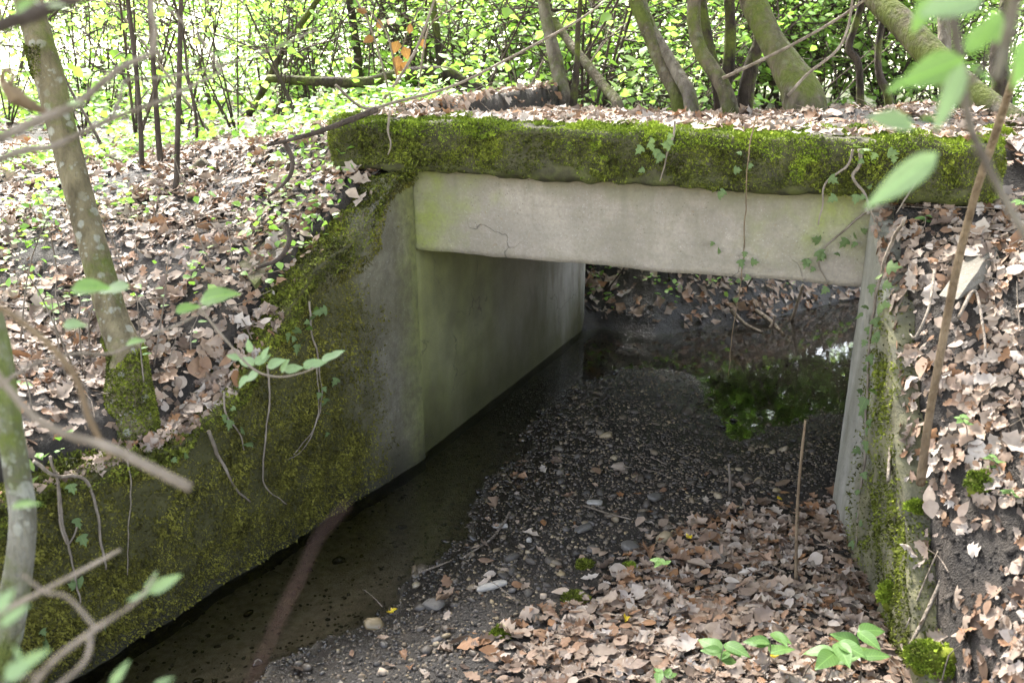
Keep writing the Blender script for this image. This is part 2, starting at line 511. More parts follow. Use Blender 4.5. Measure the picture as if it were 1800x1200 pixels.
def soil_mat():
    t = NT('soil')
    x, y, z = t.xyz()
    n = t.noise(8, 6)
    c = t.ramp(n, [(.3, (.012, .009, .007)), (.55, (.030, .023, .017)), (.75, (.062, .048, .036))])
    c = t.mix(t.ramp(t.noise(60, 3), [(.6, 0.), (.72, .5)]), c, (.11, .09, .072))
    d = t.n('VectorMath', {0: t.pos()}, operation='LENGTH').outputs['Value']
    d = t.math('ADD', d, t.math('MULTIPLY', t.noise(.25, 3), 6.))
    far = t.mrange(d, 15., 18.)
    g = t.mix(t.noise(.7, 4), (.46, .46, .30), (.62, .60, .46))
    c = t.mix(far, c, g)
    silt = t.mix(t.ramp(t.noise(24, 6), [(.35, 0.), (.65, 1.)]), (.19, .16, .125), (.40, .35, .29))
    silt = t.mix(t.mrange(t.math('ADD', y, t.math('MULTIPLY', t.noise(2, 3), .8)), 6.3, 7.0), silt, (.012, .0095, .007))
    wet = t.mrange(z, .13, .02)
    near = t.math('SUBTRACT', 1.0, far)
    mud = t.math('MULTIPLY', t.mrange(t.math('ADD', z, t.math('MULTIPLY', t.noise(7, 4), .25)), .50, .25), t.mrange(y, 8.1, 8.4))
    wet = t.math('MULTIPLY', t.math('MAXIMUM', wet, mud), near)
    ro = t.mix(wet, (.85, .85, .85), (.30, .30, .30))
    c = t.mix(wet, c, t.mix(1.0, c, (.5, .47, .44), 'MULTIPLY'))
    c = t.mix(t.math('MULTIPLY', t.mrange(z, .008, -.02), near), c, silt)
    h = t.math('ADD', t.noise(30, 5), t.math('MULTIPLY', t.noise(120, 3), .4))
    return t.done(t.principled(c, ro, t.bump(h, .8, .02), spec=.4))
M['soil'] = soil_mat()
def stone_mat(name, obj_random=False, wetness=1.0):
    t = NT(name)
    rv = t.isl()
    if obj_random:
        rv = t.math('FRACT', t.math('ADD', rv, t.n('ObjectInfo').outputs['Random']))
    c = t.ramp(rv, [(0., (.036, .030, .025)), (.35, (.066, .053, .041)), (.58, (.11, .083, .057)), (.74, (.17, .125, .076)), (.86, (.09, .08, .074)), (.95, (.27, .20, .11)), (1., (.32, .26, .18))])
    c = t.mix(t.math('MULTIPLY', t.noise(40, 3), .5), c, t.mix(1., c, (.55, .55, .55), 'MULTIPLY'))
    x, y, z = t.xyz()
    wet = t.mrange(z, .055, .012)
    rr = t.mix(wet, (.62, .62, .62), (.13, .13, .13))
    c = t.mix(wet, c, t.mix(1., c, (.45, .45, .45), 'MULTIPLY'))
    return t.done(t.principled(c, rr, t.bump(t.noise(80, 3), .25, .006), spec=.5))
M['gravel'] = stone_mat('gravel')
M['stone'] = stone_mat('pebble', True)
t = NT('flat_stone'); M['flat_stone'] = t.done(t.principled(t.mix(t.noise(25, 4), (.20, .18, .16), (.36, .33, .29)), .6, t.bump(t.noise(60, 4), .4, .008)))
t = NT('dark_stone'); M['dark_stone'] = t.done(t.principled(t.mix(t.noise(25, 4), (.06, .055, .05), (.13, .115, .10)), .5, t.bump(t.noise(60, 4), .4, .008)))
t = NT('lichen_crust'); M['crust'] = t.done(t.principled(t.mix(t.noise(30, 4), (.30, .22, .15), (.5, .4, .3)), .8))
def water_mat():
    t = NT('water')
    h = t.math('ADD', t.noise(9, 2, stretch=(1, .45, 1)), t.math('MULTIPLY', t.noise(32, 2, stretch=(1, .6, 1)), .22))
    nb = t.bump(h, t.math('ADD', .05, t.mrange(t.xyz()[1], 5.5, 3.2, 0., .28)), .02)
    fr = t.n('Fresnel', {'IOR': 1.75, 'Normal': nb}).outputs[0]
    gl = t.n('BsdfGlossy', {'Color': (1, 1, 1, 1), 'Roughness': .03, 'Normal': nb}).outputs[0]
    tr = t.n('BsdfTransparent', {0: (.90, .86, .79, 1)}).outputs[0]
    return t.done(t.n('MixShader', {0: fr, 1: tr, 2: gl}).outputs[0])
M['water'] = water_mat()

# ------------------------------------------------------------------ terrain
def sstep(x, a, b):
    u = np.clip((x - a) / (b - a), 0, 1)
    return u * u * (3 - 2 * u)
def xl(Y):
    Y = np.asarray(Y, float)
    return np.where(Y > 5.2, np.interp(Y, [5.2, 8.25], [-2.53, -2.31]), -2.53 - .186 * (5.2 - Y))
def xr(Y):
    Y = np.asarray(Y, float)
    return np.where(Y > 5.2, 0.0, .245 * (5.2 - Y))
def top_l(Y):
    return np.interp(Y, [2.0, 3.2, 3.5, 3.75, 3.95, 4.34, 4.57, 4.76, 5.08, 5.5], [.92, .84, .84, .93, 1.08, 1.38, 1.49, 1.56, 1.79, 1.80])
def top_r(Y):
    return np.interp(Y, [3.2, 3.7, 3.9, 4.05, 4.2, 4.33, 4.5, 4.8, 5.15, 5.5], [.22, .32, .50, .66, .84, 1.0, 1.2, 1.5, 1.72, 1.78])
BAR = np.array([(-2.38, 1.6), (-2.3, 2.7), (-2.16, 3.12), (-1.88, 3.71), (-1.92, 4.64), (-1.98, 5.43), (-2.01, 6.23), (-1.96, 6.95), (-1.7, 7.28), (-1.36, 7.42),
                (-1.1, 7.2), (-.99, 6.84), (-.86, 6.4), (-.66, 6.2), (-.47, 6.45), (-.16, 6.88), (.4, 7.0), (1.4, 5), (1.4, 1.6)])
UP = np.array([(-2.31, 8.0), (-2.2, 8.30), (-1.67, 8.28), (-1.25, 8.68), (-.79, 9.13), (-.23, 9.95), (1.2, 11.6), (4.5, 14.0), (30, 26), (32, 22), (6, 11.2), (2.6, 9.6), (.9, 8.7), (0.05, 8.3), (0.05, 8.0)])
def sdist(X, Y, poly):
    """signed distance, positive inside"""
    X, Y = np.ravel(X), np.ravel(Y)
    d = np.full(X.shape, 1e9)
    ins = np.zeros(X.shape, bool)
    n = len(poly)
    for i in range(n):
        a, b = poly[i], poly[(i + 1) % n]
        e = b - a
        t_ = np.clip(((X - a[0]) * e[0] + (Y - a[1]) * e[1]) / (e @ e), 0, 1)
        d = np.minimum(d, np.hypot(X - a[0] - t_ * e[0], Y - a[1] - t_ * e[1]))
        cond = ((a[1] > Y) != (b[1] > Y)) & (X < (b[0] - a[0]) * (Y - a[1]) / (b[1] - a[1] + 1e-12) + a[0])
        ins ^= cond
    return np.where(ins, d, -d)
def height(X, Y):
    shp = np.shape(X)
    X, Y = np.ravel(np.asarray(X, float)), np.ravel(np.asarray(Y, float))
    p = xy0(X, Y)
    n_big, n_sm = fbm(p, .35, 3, 1), fbm(p, 1.7, 3, 5)
    # stream bed
    sb = sdist(X, Y, BAR)
    sb = sb + .06 * fbm(p, 3.0, 3, 6)
    bed = np.where(sb > 0, .10 * (1 - np.exp(-sb / .45)), np.maximum(-.075, sb * .16)) + .014 * fbm(p, 5, 3, 2)
    bed = bed + .05 * sstep(X, -.9, .2) * sstep(Y, 6.2, 5.0)
    # left bank
    dl = np.maximum(xl(Y) - X, 0)
    tl = top_l(Y)
    zl = tl + .03 + (1.62 - tl) * (1 - np.exp(-dl / 2.0)) + .05 * n_sm * sstep(dl, .1, .8)
    dk = sstep(Y, 5.15, 5.6) * (1 - sstep(Y, 8.4, 10.5))
    zl = zl + dk * .33 * np.exp(-(dl / 1.3) ** 2)
    # right bank
    dr = np.maximum(X - xr(Y), 0)
    tr_ = top_r(Y)
    zr = tr_ + .03 + (1.78 - tr_) * (1 - np.exp(-dr / .85)) + .05 * n_sm * sstep(dr, .05, .6)
    # far side of the bridge
    su = sdist(X, Y, UP)
    out = np.maximum(-su, 0)
    zf = 1.75 * (1 - np.exp(-out / 1.5)) + .05 * n_sm * sstep(out, .05, .6)
    bedf = np.where(su > 0, np.maximum(-.12, -su * .25), zf)
    z = bed
    z = np.where(X < xl(Y), bed + (zl - bed) * sstep(dl, .07, .20), z)
    z = np.where(X > xr(Y), bed + (zr - bed) * sstep(dr, .03, .10), z)
    w = sstep(Y, 8.1, 8.28)
    wside = np.where((X < xl(Y) - .2) | (X > xr(Y) + .2), sstep(Y, 8.3, 9.6), w)
    z = z * (1 - wside) + bedf * wside
    # the bank the photographer stands on
    cb = sstep(Y, 2.6, 1.2) * sstep(X, -2.2, -1.0)
    z = z * (1 - cb) + (1.0 + .03 * n_sm) * cb
    # far country
    dist = np.hypot(X, Y)
    far = sstep(dist, 9, 24)
    z = z + far * (.25 * n_big) + .055 * np.maximum(dist - 45, 0) * sstep(dist, 45, 120)
    return z.reshape(shp)
def deck_z(X, Y):
    p = xy0(X, Y)
    m = .13 * np.exp(-((np.ravel(X) - .02) ** 2 / .35 + (np.ravel(Y) - 7.0) ** 2 / .6))
    z = 2.05 - .055 * (np.ravel(Y) - 5.6) + .055 * fbm(p, 1.6, 3, 8) + m
    z = z - .10 * sstep(np.ravel(Y), 5.75, 5.4)
    return z.reshape(np.shape(X))
def on_deck(X, Y):
    return (X > -3.15) & (X < .85) & (Y > 5.45) & (Y < 8.35)
def surf(X, Y):
    X, Y = np.asarray(X, float), np.asarray(Y, float)
    h = height(X, Y)
    near = Y < 5.25
    h = np.where(near & (X < xl(Y) - .015) & (X > xl(Y) - .3), np.maximum(h, top_l(Y)), h)
    h = np.where(near & (Y > 3.3) & (X > xr(Y) + .015) & (X < xr(Y) + .24), np.maximum(h, top_r(Y)), h)
    return np.where(on_deck(X, Y), np.maximum(deck_z(X, Y), h), h)
def normals(fn, X, Y, e=.04):
    gx = (fn(X + e, Y) - fn(X - e, Y)) / (2 * e)
    gy = (fn(X, Y + e) - fn(X, Y - e)) / (2 * e)
    n = np.stack([-gx, -gy, np.ones_like(gx)], -1)
    return n / np.linalg.norm(n, axis=1)[:, None]
def lines(fine, lo, hi, step, outer):
    a = np.arange(lo, hi + 1e-6, step)
    k, d, v = [], step, hi
    while v < outer:
        d *= 1.22
        v += d
        k.append(v)
    k2, d, v = [], step, lo
    while v > -outer:
        d *= 1.22
        v -= d
        k2.append(v)
    return np.concatenate([k2[::-1], a, k])
gx = lines(0, -5.2, 2.4, .045, 700)
gy = lines(0, 1.6, 11.5, .05, 700)
GX, GY = np.meshgrid(gx, gy)
GZ = height(GX, GY)
nx, ny = len(gx), len(gy)
i, j = np.meshgrid(np.arange(ny - 1), np.arange(nx - 1), indexing='ij')
GF = np.stack([i * nx + j, i * nx + j + 1, (i + 1) * nx + j + 1, (i + 1) * nx + j], -1).reshape(-1, 4)
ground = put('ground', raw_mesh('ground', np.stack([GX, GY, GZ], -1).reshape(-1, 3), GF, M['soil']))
tag(ground, 'dark soil banks and stream bed running out to a pale open field', kind='structure')

# earth over the culvert
ex, ey = np.linspace(-3.2, .88, 92), np.linspace(5.38, 8.42, 70)
EX, EY = np.meshgrid(ex, ey)
EZ = deck_z(EX, EY)
edge = np.minimum(np.minimum(EX + 3.2, .88 - EX), np.minimum(EY - 5.38, 8.42 - EY))
EZ = np.where(edge < .03, 1.70, EZ - .15 * sstep(-edge, -.25, 0))
nx, ny = len(ex), len(ey)
i, j = np.meshgrid(np.arange(ny - 1), np.arange(nx - 1), indexing='ij')
EF = np.stack([i * nx + j, i * nx + j + 1, (i + 1) * nx + j + 1, (i + 1) * nx + j], -1).reshape(-1, 4)
tag(put('embankment', raw_mesh('embankment', np.stack([EX, EY, EZ], -1).reshape(-1, 3), EF, M['soil'])),
    'earth fill lying over the culvert behind the mossy parapet', kind='structure')

# water
wx, wy = np.linspace(-4.2, 8, 60), np.linspace(.8, 16, 60)
WX, WY = np.meshgrid(wx, wy)
nx = ny = 60
i, j = np.meshgrid(np.arange(59), np.arange(59), indexing='ij')
WF = np.stack([i * nx + j, i * nx + j + 1, (i + 1) * nx + j + 1, (i + 1) * nx + j], -1).reshape(-1, 4)
tag(put('stream_water', raw_mesh('stream_water', np.stack([WX, WY, np.zeros_like(WX)], -1).reshape(-1, 3), WF, M['water'])),
    'shallow brown stream water running through the culvert', kind='structure')

# ------------------------------------------------------------------ the culvert bridge
bridge = empty('culvert_bridge', (0, 0, 0), 'small concrete culvert bridge with mossy parapet spanning the stream', 'bridge')
def grid_box(name, lo, hi, step, mat, rough=0.0, freq=8.0, seed=0, round_=0.0, parent=bridge, warp=None):
    """a box of small quads whose faces are uneven and edges worn"""
    lo, hi = np.array(lo, float), np.array(hi, float)
    V, F, n = [], [], 0
    dims = [max(2, int(round((hi[k] - lo[k]) / step)) + 1) for k in range(3)]
    for ax in range(3):
        u, v = (ax + 1) % 3, (ax + 2) % 3
        for side in (0, 1):
            a, b = np.linspace(lo[u], hi[u], dims[u]), np.linspace(lo[v], hi[v], dims[v])
            A, B = np.meshgrid(a, b)
            P = np.zeros(A.shape + (3,))
            P[..., u], P[..., v], P[..., ax] = A, B, (hi if side else lo)[ax]
            nx_, ny_ = len(a), len(b)
            i, j = np.meshgrid(np.arange(ny_ - 1), np.arange(nx_ - 1), indexing='ij')
            f = np.stack([i * nx_ + j, i * nx_ + j + 1, (i + 1) * nx_ + j + 1, (i + 1) * nx_ + j], -1).reshape(-1, 4)
            if not side:
                f = f[:, ::-1]
            V.append(P.reshape(-1, 3)); F.append(f + n); n += nx_ * ny_
    V, F = np.concatenate(V), np.concatenate(F)
    key = np.round(V * 1e5).astype(np.int64)
    _, first, inv = np.unique(key, axis=0, return_index=True, return_inverse=True)
    V, F = V[first], inv.ravel()[F]
    if round_:
        q = np.clip(V, lo + round_, hi - round_)
        d = V - q
        L = np.linalg.norm(d, axis=1)
        V = np.where((L > 1e-6)[:, None], q + d / np.maximum(L, 1e-6)[:, None] * np.minimum(L, round_)[:, None], V)
    if rough:
        c = (lo + hi) / 2
        d = (V - c) / ((hi - lo) / 2)
        d = np.sign(d) * np.abs(d) ** 6
        V = V + d / (np.linalg.norm(d, axis=1)[:, None] + 1e-6) * (rough * fbm(V, freq, 4, seed))[:, None]
    if warp is not None:
        V = warp(V)
    return put(name, raw_mesh(name, V, F, mat), parent)
def shear_in(V):
    V = V.copy()
    V[:, 0] += np.interp(V[:, 1], [5.27, 8.25], [0, .22])
    return V
grid_box('abutment', (-2.98, 5.275, -.5), (-2.53, 8.25, 1.62), .06, M['inner'], .003, 3, 1, .012, warp=shear_in)
grid_box('abutment', (0.0, 5.275, -.5), (.42, 8.25, 1.62), .06, M['wing_r'], .006, 5, 2, .05)
def sag(V):
    V = V.copy()
    low = V[:, 2] < 1.4
    V[:, 2] += np.where(low, .006 * fbm(V, 3, 3, 4), 0)
    return V
grid_box('lintel_beam', (-2.56, 5.268, 1.335), (.03, 5.56, 1.83), .035, M['beam'], .004, 7, 3, .012, warp=sag)
grid_box('lintel_beam', (-2.45, 7.98, 1.345), (.03, 8.26, 1.83), .06, M['beam'], .004, 7, 4, .012)
grid_box('deck_slab', (-2.75, 5.565, 1.625), (.25, 7.975, 1.80), .12, M['inner'], .005, 5, 5, .01)
PAR_LO, PAR_HI = (-2.99, 5.12, 1.812), (.535, 5.50, 2.10)
parapet = grid_box('parapet', PAR_LO, PAR_HI, .022, M['parapet'], .022, 6, 6, .05)
# shoulder of the left abutment seen beside the beam, and of the right one
grid_box('abutment_shoulder', (-3.0, 5.27, 1.0), (-2.565, 5.6, 1.80), .04, M['wing'], .012, 6, 8, .03)
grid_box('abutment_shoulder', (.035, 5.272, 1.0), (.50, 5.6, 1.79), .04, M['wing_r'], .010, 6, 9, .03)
# wing walls
def wing(side, y0, y1, mat, thick, seed, rough):
    ys = np.arange(y0, y1 + 1e-6, .035)
    fx = xl if side < 0 else xr
    tp = top_l if side < 0 else top_r
    nz = 44
    V, F = [], []
    nprof = nz + 1 + 4 + nz // 4
    for y in ys:
        x0, zt = float(fx(y)), float(tp(y))
        prof = []
        for k in range(nz + 1):
            z = -.35 + (zt + .35) * k / nz
            batter = -side * .0 + (.035 * (1 - max(z, 0) / 1.8)) * (-side)
            prof.append((x0 + batter * (1 if side < 0 else 1), y, z))
        for k in range(1, 5):
            prof.append((x0 + side * thick * k / 4, y, zt - .006 * k))
        for k in range(1, nz // 4 + 1):
            prof.append((x0 + side * thick, y, zt - .024 - (zt + .3) * k / (nz // 4)))
        V += prof
    V = np.array(V)
    m = len(V) // len(ys)
    off = rough * fbm(V, 5.5, 4, seed) + rough * .5 * vnoise(V, 26, seed + 3)
    off = off * (.12 + .88 * sstep(V[:, 1], 5.2, 4.7))
    inner = (np.arange(len(V)) % m) <= nz
    V[:, 0] += np.where(inner, off * -side, 0)
    V[:, 2] += np.where(V[:, 2] > .1, 1, 0) * 1.2 * rough * fbm(V, 4, 3, seed + 9)
    i, j = np.meshgrid(np.arange(len(ys) - 1), np.arange(m - 1), indexing='ij')
    F = np.stack([i * m + j, i * m + j + 1, (i + 1) * m + j + 1, (i + 1) * m + j], -1).reshape(-1, 4)
    if side < 0:
        F = F[:, ::-1]
    o = put('wing_wall', raw_mesh('wing_wall', V, [F], mat), bridge)
    return V, m, nz
WL = wing(-1, 1.5, 5.268, M['wing'], .30, 12, .022)
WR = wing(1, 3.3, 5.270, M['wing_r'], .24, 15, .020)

# ------------------------------------------------------------------ moss
def blade_templates():
    T = []
    for k in range(4):
        w, l = .22 + .08 * k, 1.0
        b = .25 * (k - 1.5)
        V = np.array([(-w, 0, 0), (w * .9, b * .3, .45 * l), (-w * .5, b * .5, .6 * l), (0, b, l)], float)
        F = np.array([(0, 1, 2), (2, 1, 3)])
        T.append((V, F))
    return T
BLADES = blade_templates()
def moss_mesh(name, pos, nrm, size, mat, parent=None, droop=.5, spread=.8, stuff=True, puff=0.0):
    n = len(pos)
    d = nrm + rng.normal(0, spread, (n, 3))
    d[:, 2] += np.where(nrm[:, 2] < .5, -droop, .2) * rng.random(n)
    d /= np.linalg.norm(d, axis=1)[:, None]
    Rm = frames(d, rng.random(n) * 6.28)
    s = size * (.5 + 1.0 * rng.random(n)) * (1 + .45 * np.clip(fbm(pos, 9, 2, 77), -1, 1))
    if puff:
        pos = pos + nrm * (puff * np.clip(fbm(pos, 7, 3, 78) + .25, 0, 1) * rng.random(n))[:, None]
    V, F = scatter(BLADES, pos - d * (s * .25)[:, None], Rm, s, rng.integers(0, 4, n))
    o = put(name, raw_mesh(name, V, F, mat, False), parent)
    if stuff:
        tag(o, kind='stuff')
    return o
def sample_mesh(me, n):
    me.calc_loop_triangles()
    V = np.zeros(len(me.vertices) * 3, np.float32); me.vertices.foreach_get('co', V); V = V.reshape(-1, 3).astype(float)
    T = np.zeros(len(me.loop_triangles) * 3, np.int32); me.loop_triangles.foreach_get('vertices', T); T = T.reshape(-1, 3)
    a, b, c = V[T[:, 0]], V[T[:, 1]], V[T[:, 2]]
    cr = np.cross(b - a, c - a)
    ar = np.linalg.norm(cr, axis=1)
    k = rng.choice(len(T), n, p=ar / ar.sum())
    u, v = rng.random(n), rng.random(n)
    fl = u + v > 1
    u[fl], v[fl] = 1 - u[fl], 1 - v[fl]
    P = a[k] + (b - a)[k] * u[:, None] + (c - a)[k] * v[:, None]
    return P, cr[k] / (ar[k][:, None] + 1e-12)
# parapet: front, top and ends
P, N = sample_mesh(parapet.data, 230000)
cover = fbm(P, 3.2, 4, 21)
keep = (P[:, 1] < 5.45) & (N[:, 2] > -.6)
front = N[:, 1] < -.4
low = P[:, 2] < 1.87 + .04 * fbm(P, 4, 2, 30)
keep &= np.where(front, np.where(low, cover > -.25 + .9 * rng.random(len(P)), cover > -1.0 + .8 * rng.random(len(P))), cover > -.35 + .5 * rng.random(len(P)))
keep &= rng.random(len(P)) < np.where(front, .8, .9)
P, N, cover = P[keep], N[keep], cover[keep]
up_ = (N[:, 2] > .35) | (P[:, 2] > 2.055 + .03 * vnoise(P, 7, 4))
bright = up_ | (fbm(P, 5, 3, 40) > .55)
moss_mesh('moss', P[~bright], N[~bright], .0135, M['moss'], parapet, 1.0, puff=.03)
moss_mesh('moss', P[bright], N[bright], .0135, M['moss_bright'], parapet, .4, puff=.035)
# left wing: rim and face
V, m_, nz_ = WL
n = 150000
wm = [o for o in bridge.children if o.name.startswith('wing_wall')]
n = 420000
P, N = sample_mesh(wm[0].data, n)
face = N[:, 0] > .3
rim = P[:, 2] - top_l(P[:, 1])
c1 = fbm(P, 2.6, 4, 50)
y_ = P[:, 1]
pr = np.where(face, np.clip(.78 + .9 * c1, 0.15, 1) * sstep(y_ + .25 * c1, 4.95, 4.5), .9)
pr = np.where(face & (rim > -.16 - .1 * c1), np.maximum(pr, .85), pr)
pr = np.where(P[:, 2] < .06, pr * .5, pr)
keep = (rng.random(n) < pr) & (P[:, 2] > .01) & (y_ > 2.0)
P, N, rim, c1 = P[keep], N[keep], rim[keep], c1[keep]
br = (rim > -.10 - .08 * c1) & (rng.random(len(P)) < .7)
moss_mesh('moss', P[~br], N[~br], .0125, M['moss_dull'], wm[0], 1.0, puff=.03)
moss_mesh('moss', P[br], N[br], .016, M['moss'], wm[0], .5, puff=.05)
# right wing
P, N = sample_mesh(wm[1].data, 90000)
c1 = fbm(P, 4, 4, 60)
y_ = P[:, 1]
keep = (rng.random(len(P)) < np.clip(.55 + 1.1 * c1, 0.05, 1) * sstep(y_ + .2 * c1, 4.98, 4.7)) & (P[:, 2] > .05)
moss_mesh('moss', P[keep], N[keep], .013, M['moss'], wm[1], .8, puff=.02)
# shoulders
for sh in [o for o in bridge.children if o.name.startswith('abutment_shoulder')]:
    P, N = sample_mesh(sh.data, 14000)
    c1 = fbm(P, 5, 3, 70)
    keep = (N[:, 1] < -.3) & (c1 > .0) & (P[:, 2] > 1.2)
    moss_mesh('moss', P[keep], N[keep], .012, M['moss'], sh, .8)

# ------------------------------------------------------------------ leaf shapes
def oak_leaf(stations, seed, curl, bend, lobes=4):
    r = random.Random(seed)
    t_ = np.linspace(0, 1, stations)
    V, F = [], []
    ph = r.random() * .6
    sk = r.uniform(-.12, .12); kink = r.uniform(-.10, .10)
    for q in t_:
        w = .30 * math.sin(math.pi * min(1, q ** .8)) ** .7 * (1 + .42 * math.cos(2 * math.pi * lobes * q + ph)) * (.55 + .6 * q) + .012
        if q > .97: w = .03
        zb = bend * (q - .5) ** 2 * 4
        tw = curl * (1 + .6 * (r.random() - .5))
        by = sk * math.sin(q * 3.1); zb += kink * math.sin(q * 7)
        V += [(q - .5, by - w * (.8 + .4 * r.random()), zb + tw * w + .05 * (r.random() - .5)), (q - .5, by, zb), (q - .5 + r.uniform(-.02, .02), by + w * (.8 + .4 * r.random()), zb + tw * w * (.5 + r.random()) + .03 * (r.random() - .5))]
    for k in range(stations - 1):
        a = 3 * k
        F += [(a, a + 1, a + 4), (a, a + 4, a + 3), (a + 1, a + 2, a + 5), (a + 1, a + 5, a + 4)]
    return np.array(V, float), np.array(F)
def ovate(stations, width, fold, droop, tip=1.4, base=.8, wave=0.0, heart=False):
    """leaf from its stalk at the origin along +x"""
    V, F = [], []
    for k in range(stations):
        q = k / (stations - 1)
        w = width * (math.sin(math.pi * q ** base) ** .8 if 0 < q < 1 else 0) * (1 - .35 * q ** tip)
        w += .004
        z = -droop * q * q
        wv = wave * math.sin(q * 17 + 1)
        V += [(q - (.05 if heart and k == 0 else 0), -w, z + fold * w + wv), (q, 0, z), (q, w, z + fold * w - wv)]
    for k in range(stations - 1):
        a = 3 * k
        F += [(a, a + 1, a + 4), (a, a + 4, a + 3), (a + 1, a + 2, a + 5), (a + 1, a + 5, a + 4)]
    return np.array(V, float), np.array(F)
OAK = [oak_leaf(12, 1, .35, .06, 5), oak_leaf(12, 2, -.25, .12), oak_leaf(12, 3, .7, -.08, 5), oak_leaf(11, 4, .1, .2), oak_leaf(12, 5, .9, .15), oak_leaf(11, 6, -.5, -.12), oak_leaf(12, 7, .5, .25, 5)]
OAK_MID = [oak_leaf(7, 31, .35, .06, 3), oak_leaf(7, 32, -.25, .14, 3), oak_leaf(6, 33, .7, -.08, 3), oak_leaf(7, 34, .9, .2, 3), ovate(5, .34, .15, .08), ovate(5, .28, -.3, .15)]
OAK_MID[4:] = [(v - np.array([.5, 0, 0]), f) for v, f in OAK_MID[4:]]
OAK += [(v - np.array([.5, 0, 0]), f) for v, f in [ovate(7, .36, .12, .06), ovate(7, .30, -.2, .12), ovate(6, .42, .05, -.05)]]
OAK_FAR = [oak_leaf(5, 11, .4, .1, 2), oak_leaf(5, 12, -.3, .15, 2), oak_leaf(5, 13, .8, -.1, 2)]
HAZEL = [ovate(4, .42, .25, .1), ovate(4, .38, -.15, .2), ovate(4, .46, .1, .3)]
BROAD = [ovate(3, .5, .2, .1), ovate(3, .45, -.15, .2)]
OVATE_FINE = [ovate(9, .30, .25, .15, wave=.008), ovate(9, .34, .15, .3, wave=.01), ovate(9, .28, .35, .05, wave=.008)]
LANCE = [ovate(9, .15, .3, .15), ovate(9, .18, .25, .3), ovate(9, .16, .4, -.1)]
def ivy_leaf():
    pts = [(0, 0), (.02, -.28), (.22, -.52), (.36, -.24), (.62, -.34), (.66, -.14), (1.0, 0), (.66, .14), (.62, .34), (.36, .24), (.22, .52), (.02, .28)]
    V = [(.36, 0, .02)] + [(x, y, -.10 * (abs(y) + x * .5)) for x, y in pts]
    F = [(0, 1 + k, 1 + (k + 1) % 12) for k in range(12)]
    return np.array(V, float), np.array(F)[:, ::-1]
IVY = [ivy_leaf()]

# ------------------------------------------------------------------ leaf litter
def litter_cover(X, Y):
    """how densely dead leaves lie, 0 to 1"""
    px, py, _ = project(np.stack([X, Y, surf(X, Y)], 1))
    inch = (X > xl(Y)) & (X < xr(Y)) & (Y < 8.3) & ~on_deck(X, Y)
    n = fbm(xy0(X, Y), 1.3, 3, 80)
    e = np.interp(py, [820, 870, 900, 960, 1010, 1100, 1200], [1500, 1440, 1290, 1130, 1040, 870, 820])
    bar = sstep(px + 70 * n, e - 60, e + 120) * sstep(py, 830, 930)
    spar = .03 * (py > 700)
    n2 = fbm(xy0(X, Y), 3.4, 3, 83)
    c = np.where(inch, np.maximum(bar * sstep(n2, -1.3, -.4), spar), sstep(n, -1.1, -.35) * (.12 + .88 * sstep(n2, -.75, .05)))
    # bare soil on the right bank
    right = (X > xr(Y)) & (Y < 5.3)
    bare = np.exp(-(((px - 1660) / 75) ** 2 + ((py - 560) / 55) ** 2)) + 1.1 * np.exp(-(((px - 1710) / 130) ** 2 + ((py - 985) / 75) ** 2)) + .75 * np.exp(-(((px - 1640) / 60) ** 2 + ((py - 1080) / 60) ** 2))
    c = np.where(right, c * (1 - np.clip(bare, 0, .97)), c)
    left = (X < xl(Y)) & (Y < 5.2)
    bl = .8 * np.exp(-(((px - 440) / 70) ** 2 + ((py - 590) / 80) ** 2))
    c = np.where(left, c * (1 - bl), c)
    upst = (Y > 8.25) & (sdist(X, Y, UP) > -.02 + .04 * n)
    c = np.where(upst, 0.02, c)
    wall = ((X < xl(Y) + .02) & (X > xl(Y) - .012) & (Y < 8.2)) | ((X > xr(Y) - .02) & (X < xr(Y) + .012) & (Y < 8.2))
    c = np.where(wall & ~on_deck(X, Y), 0, c)
    rim = (X > xl(Y) - .26) & (X <= xl(Y)) & (Y > 4.15) & (Y < 5.25)
    c = np.where(rim, c * np.where(X > xl(Y) - .16, .05, .4), c)
    z = surf(X, Y)
    c = np.where(z < .012, 0, c)
    return c
def litter_points(n, xlo, xhi, ylo, yhi):
    X, Y = rng.uniform(xlo, xhi, n), rng.uniform(ylo, yhi, n)
    k = rng.random(n) < litter_cover(X, Y)
    X, Y = X[k], Y[k]
    Z = surf(X, Y)
    px, py, d = project(np.stack([X, Y, Z], 1))
    k = (px > -250) & (px < 2050) & (py > -100) & (py < 1400)
    return X[k], Y[k], Z[k]
def litter(n, box, size, far=False):
    X, Y, Z = litter_points(n, *box)
    N = normals(surf, X, Y)
    N[:, 2] = np.maximum(N[:, 2], .35)
    pos = np.stack([X, Y, Z], 1)
    k = len(X)
    lift = rng.random(k) ** 1.6 * .030 + .004
    pos = pos + N / np.linalg.norm(N, axis=1)[:, None] * lift[:, None]
    Rm = frames(N, rng.random(k) * 6.28, .10 + .45 * rng.random(k) ** 2)
    s = size * np.clip(np.exp(rng.normal(-.08, .42, k)), .3, 2.1)
    sc = np.stack([s, s * rng.uniform(.75, 1.15, k), s * rng.uniform(.35, 1.3, k)], 1)
    return pos, Rm, sc
L1 = litter(19000, (-3.0, 1.6, 2.6, 5.4), .060)       # stream bar and right bank
L2 = litter(21000, (-6.5, -2.5, 2.4, 6.2), .056)      # left bank
L3 = litter(6500, (-3.1, .9, 5.15, 8.3), .068)       # on the deck
L4 = litter(10, (-2.4, 0, 5.4, 8.3), .05)
L5 = litter(9000, (-10, 4, 5.6, 12.5), .088)
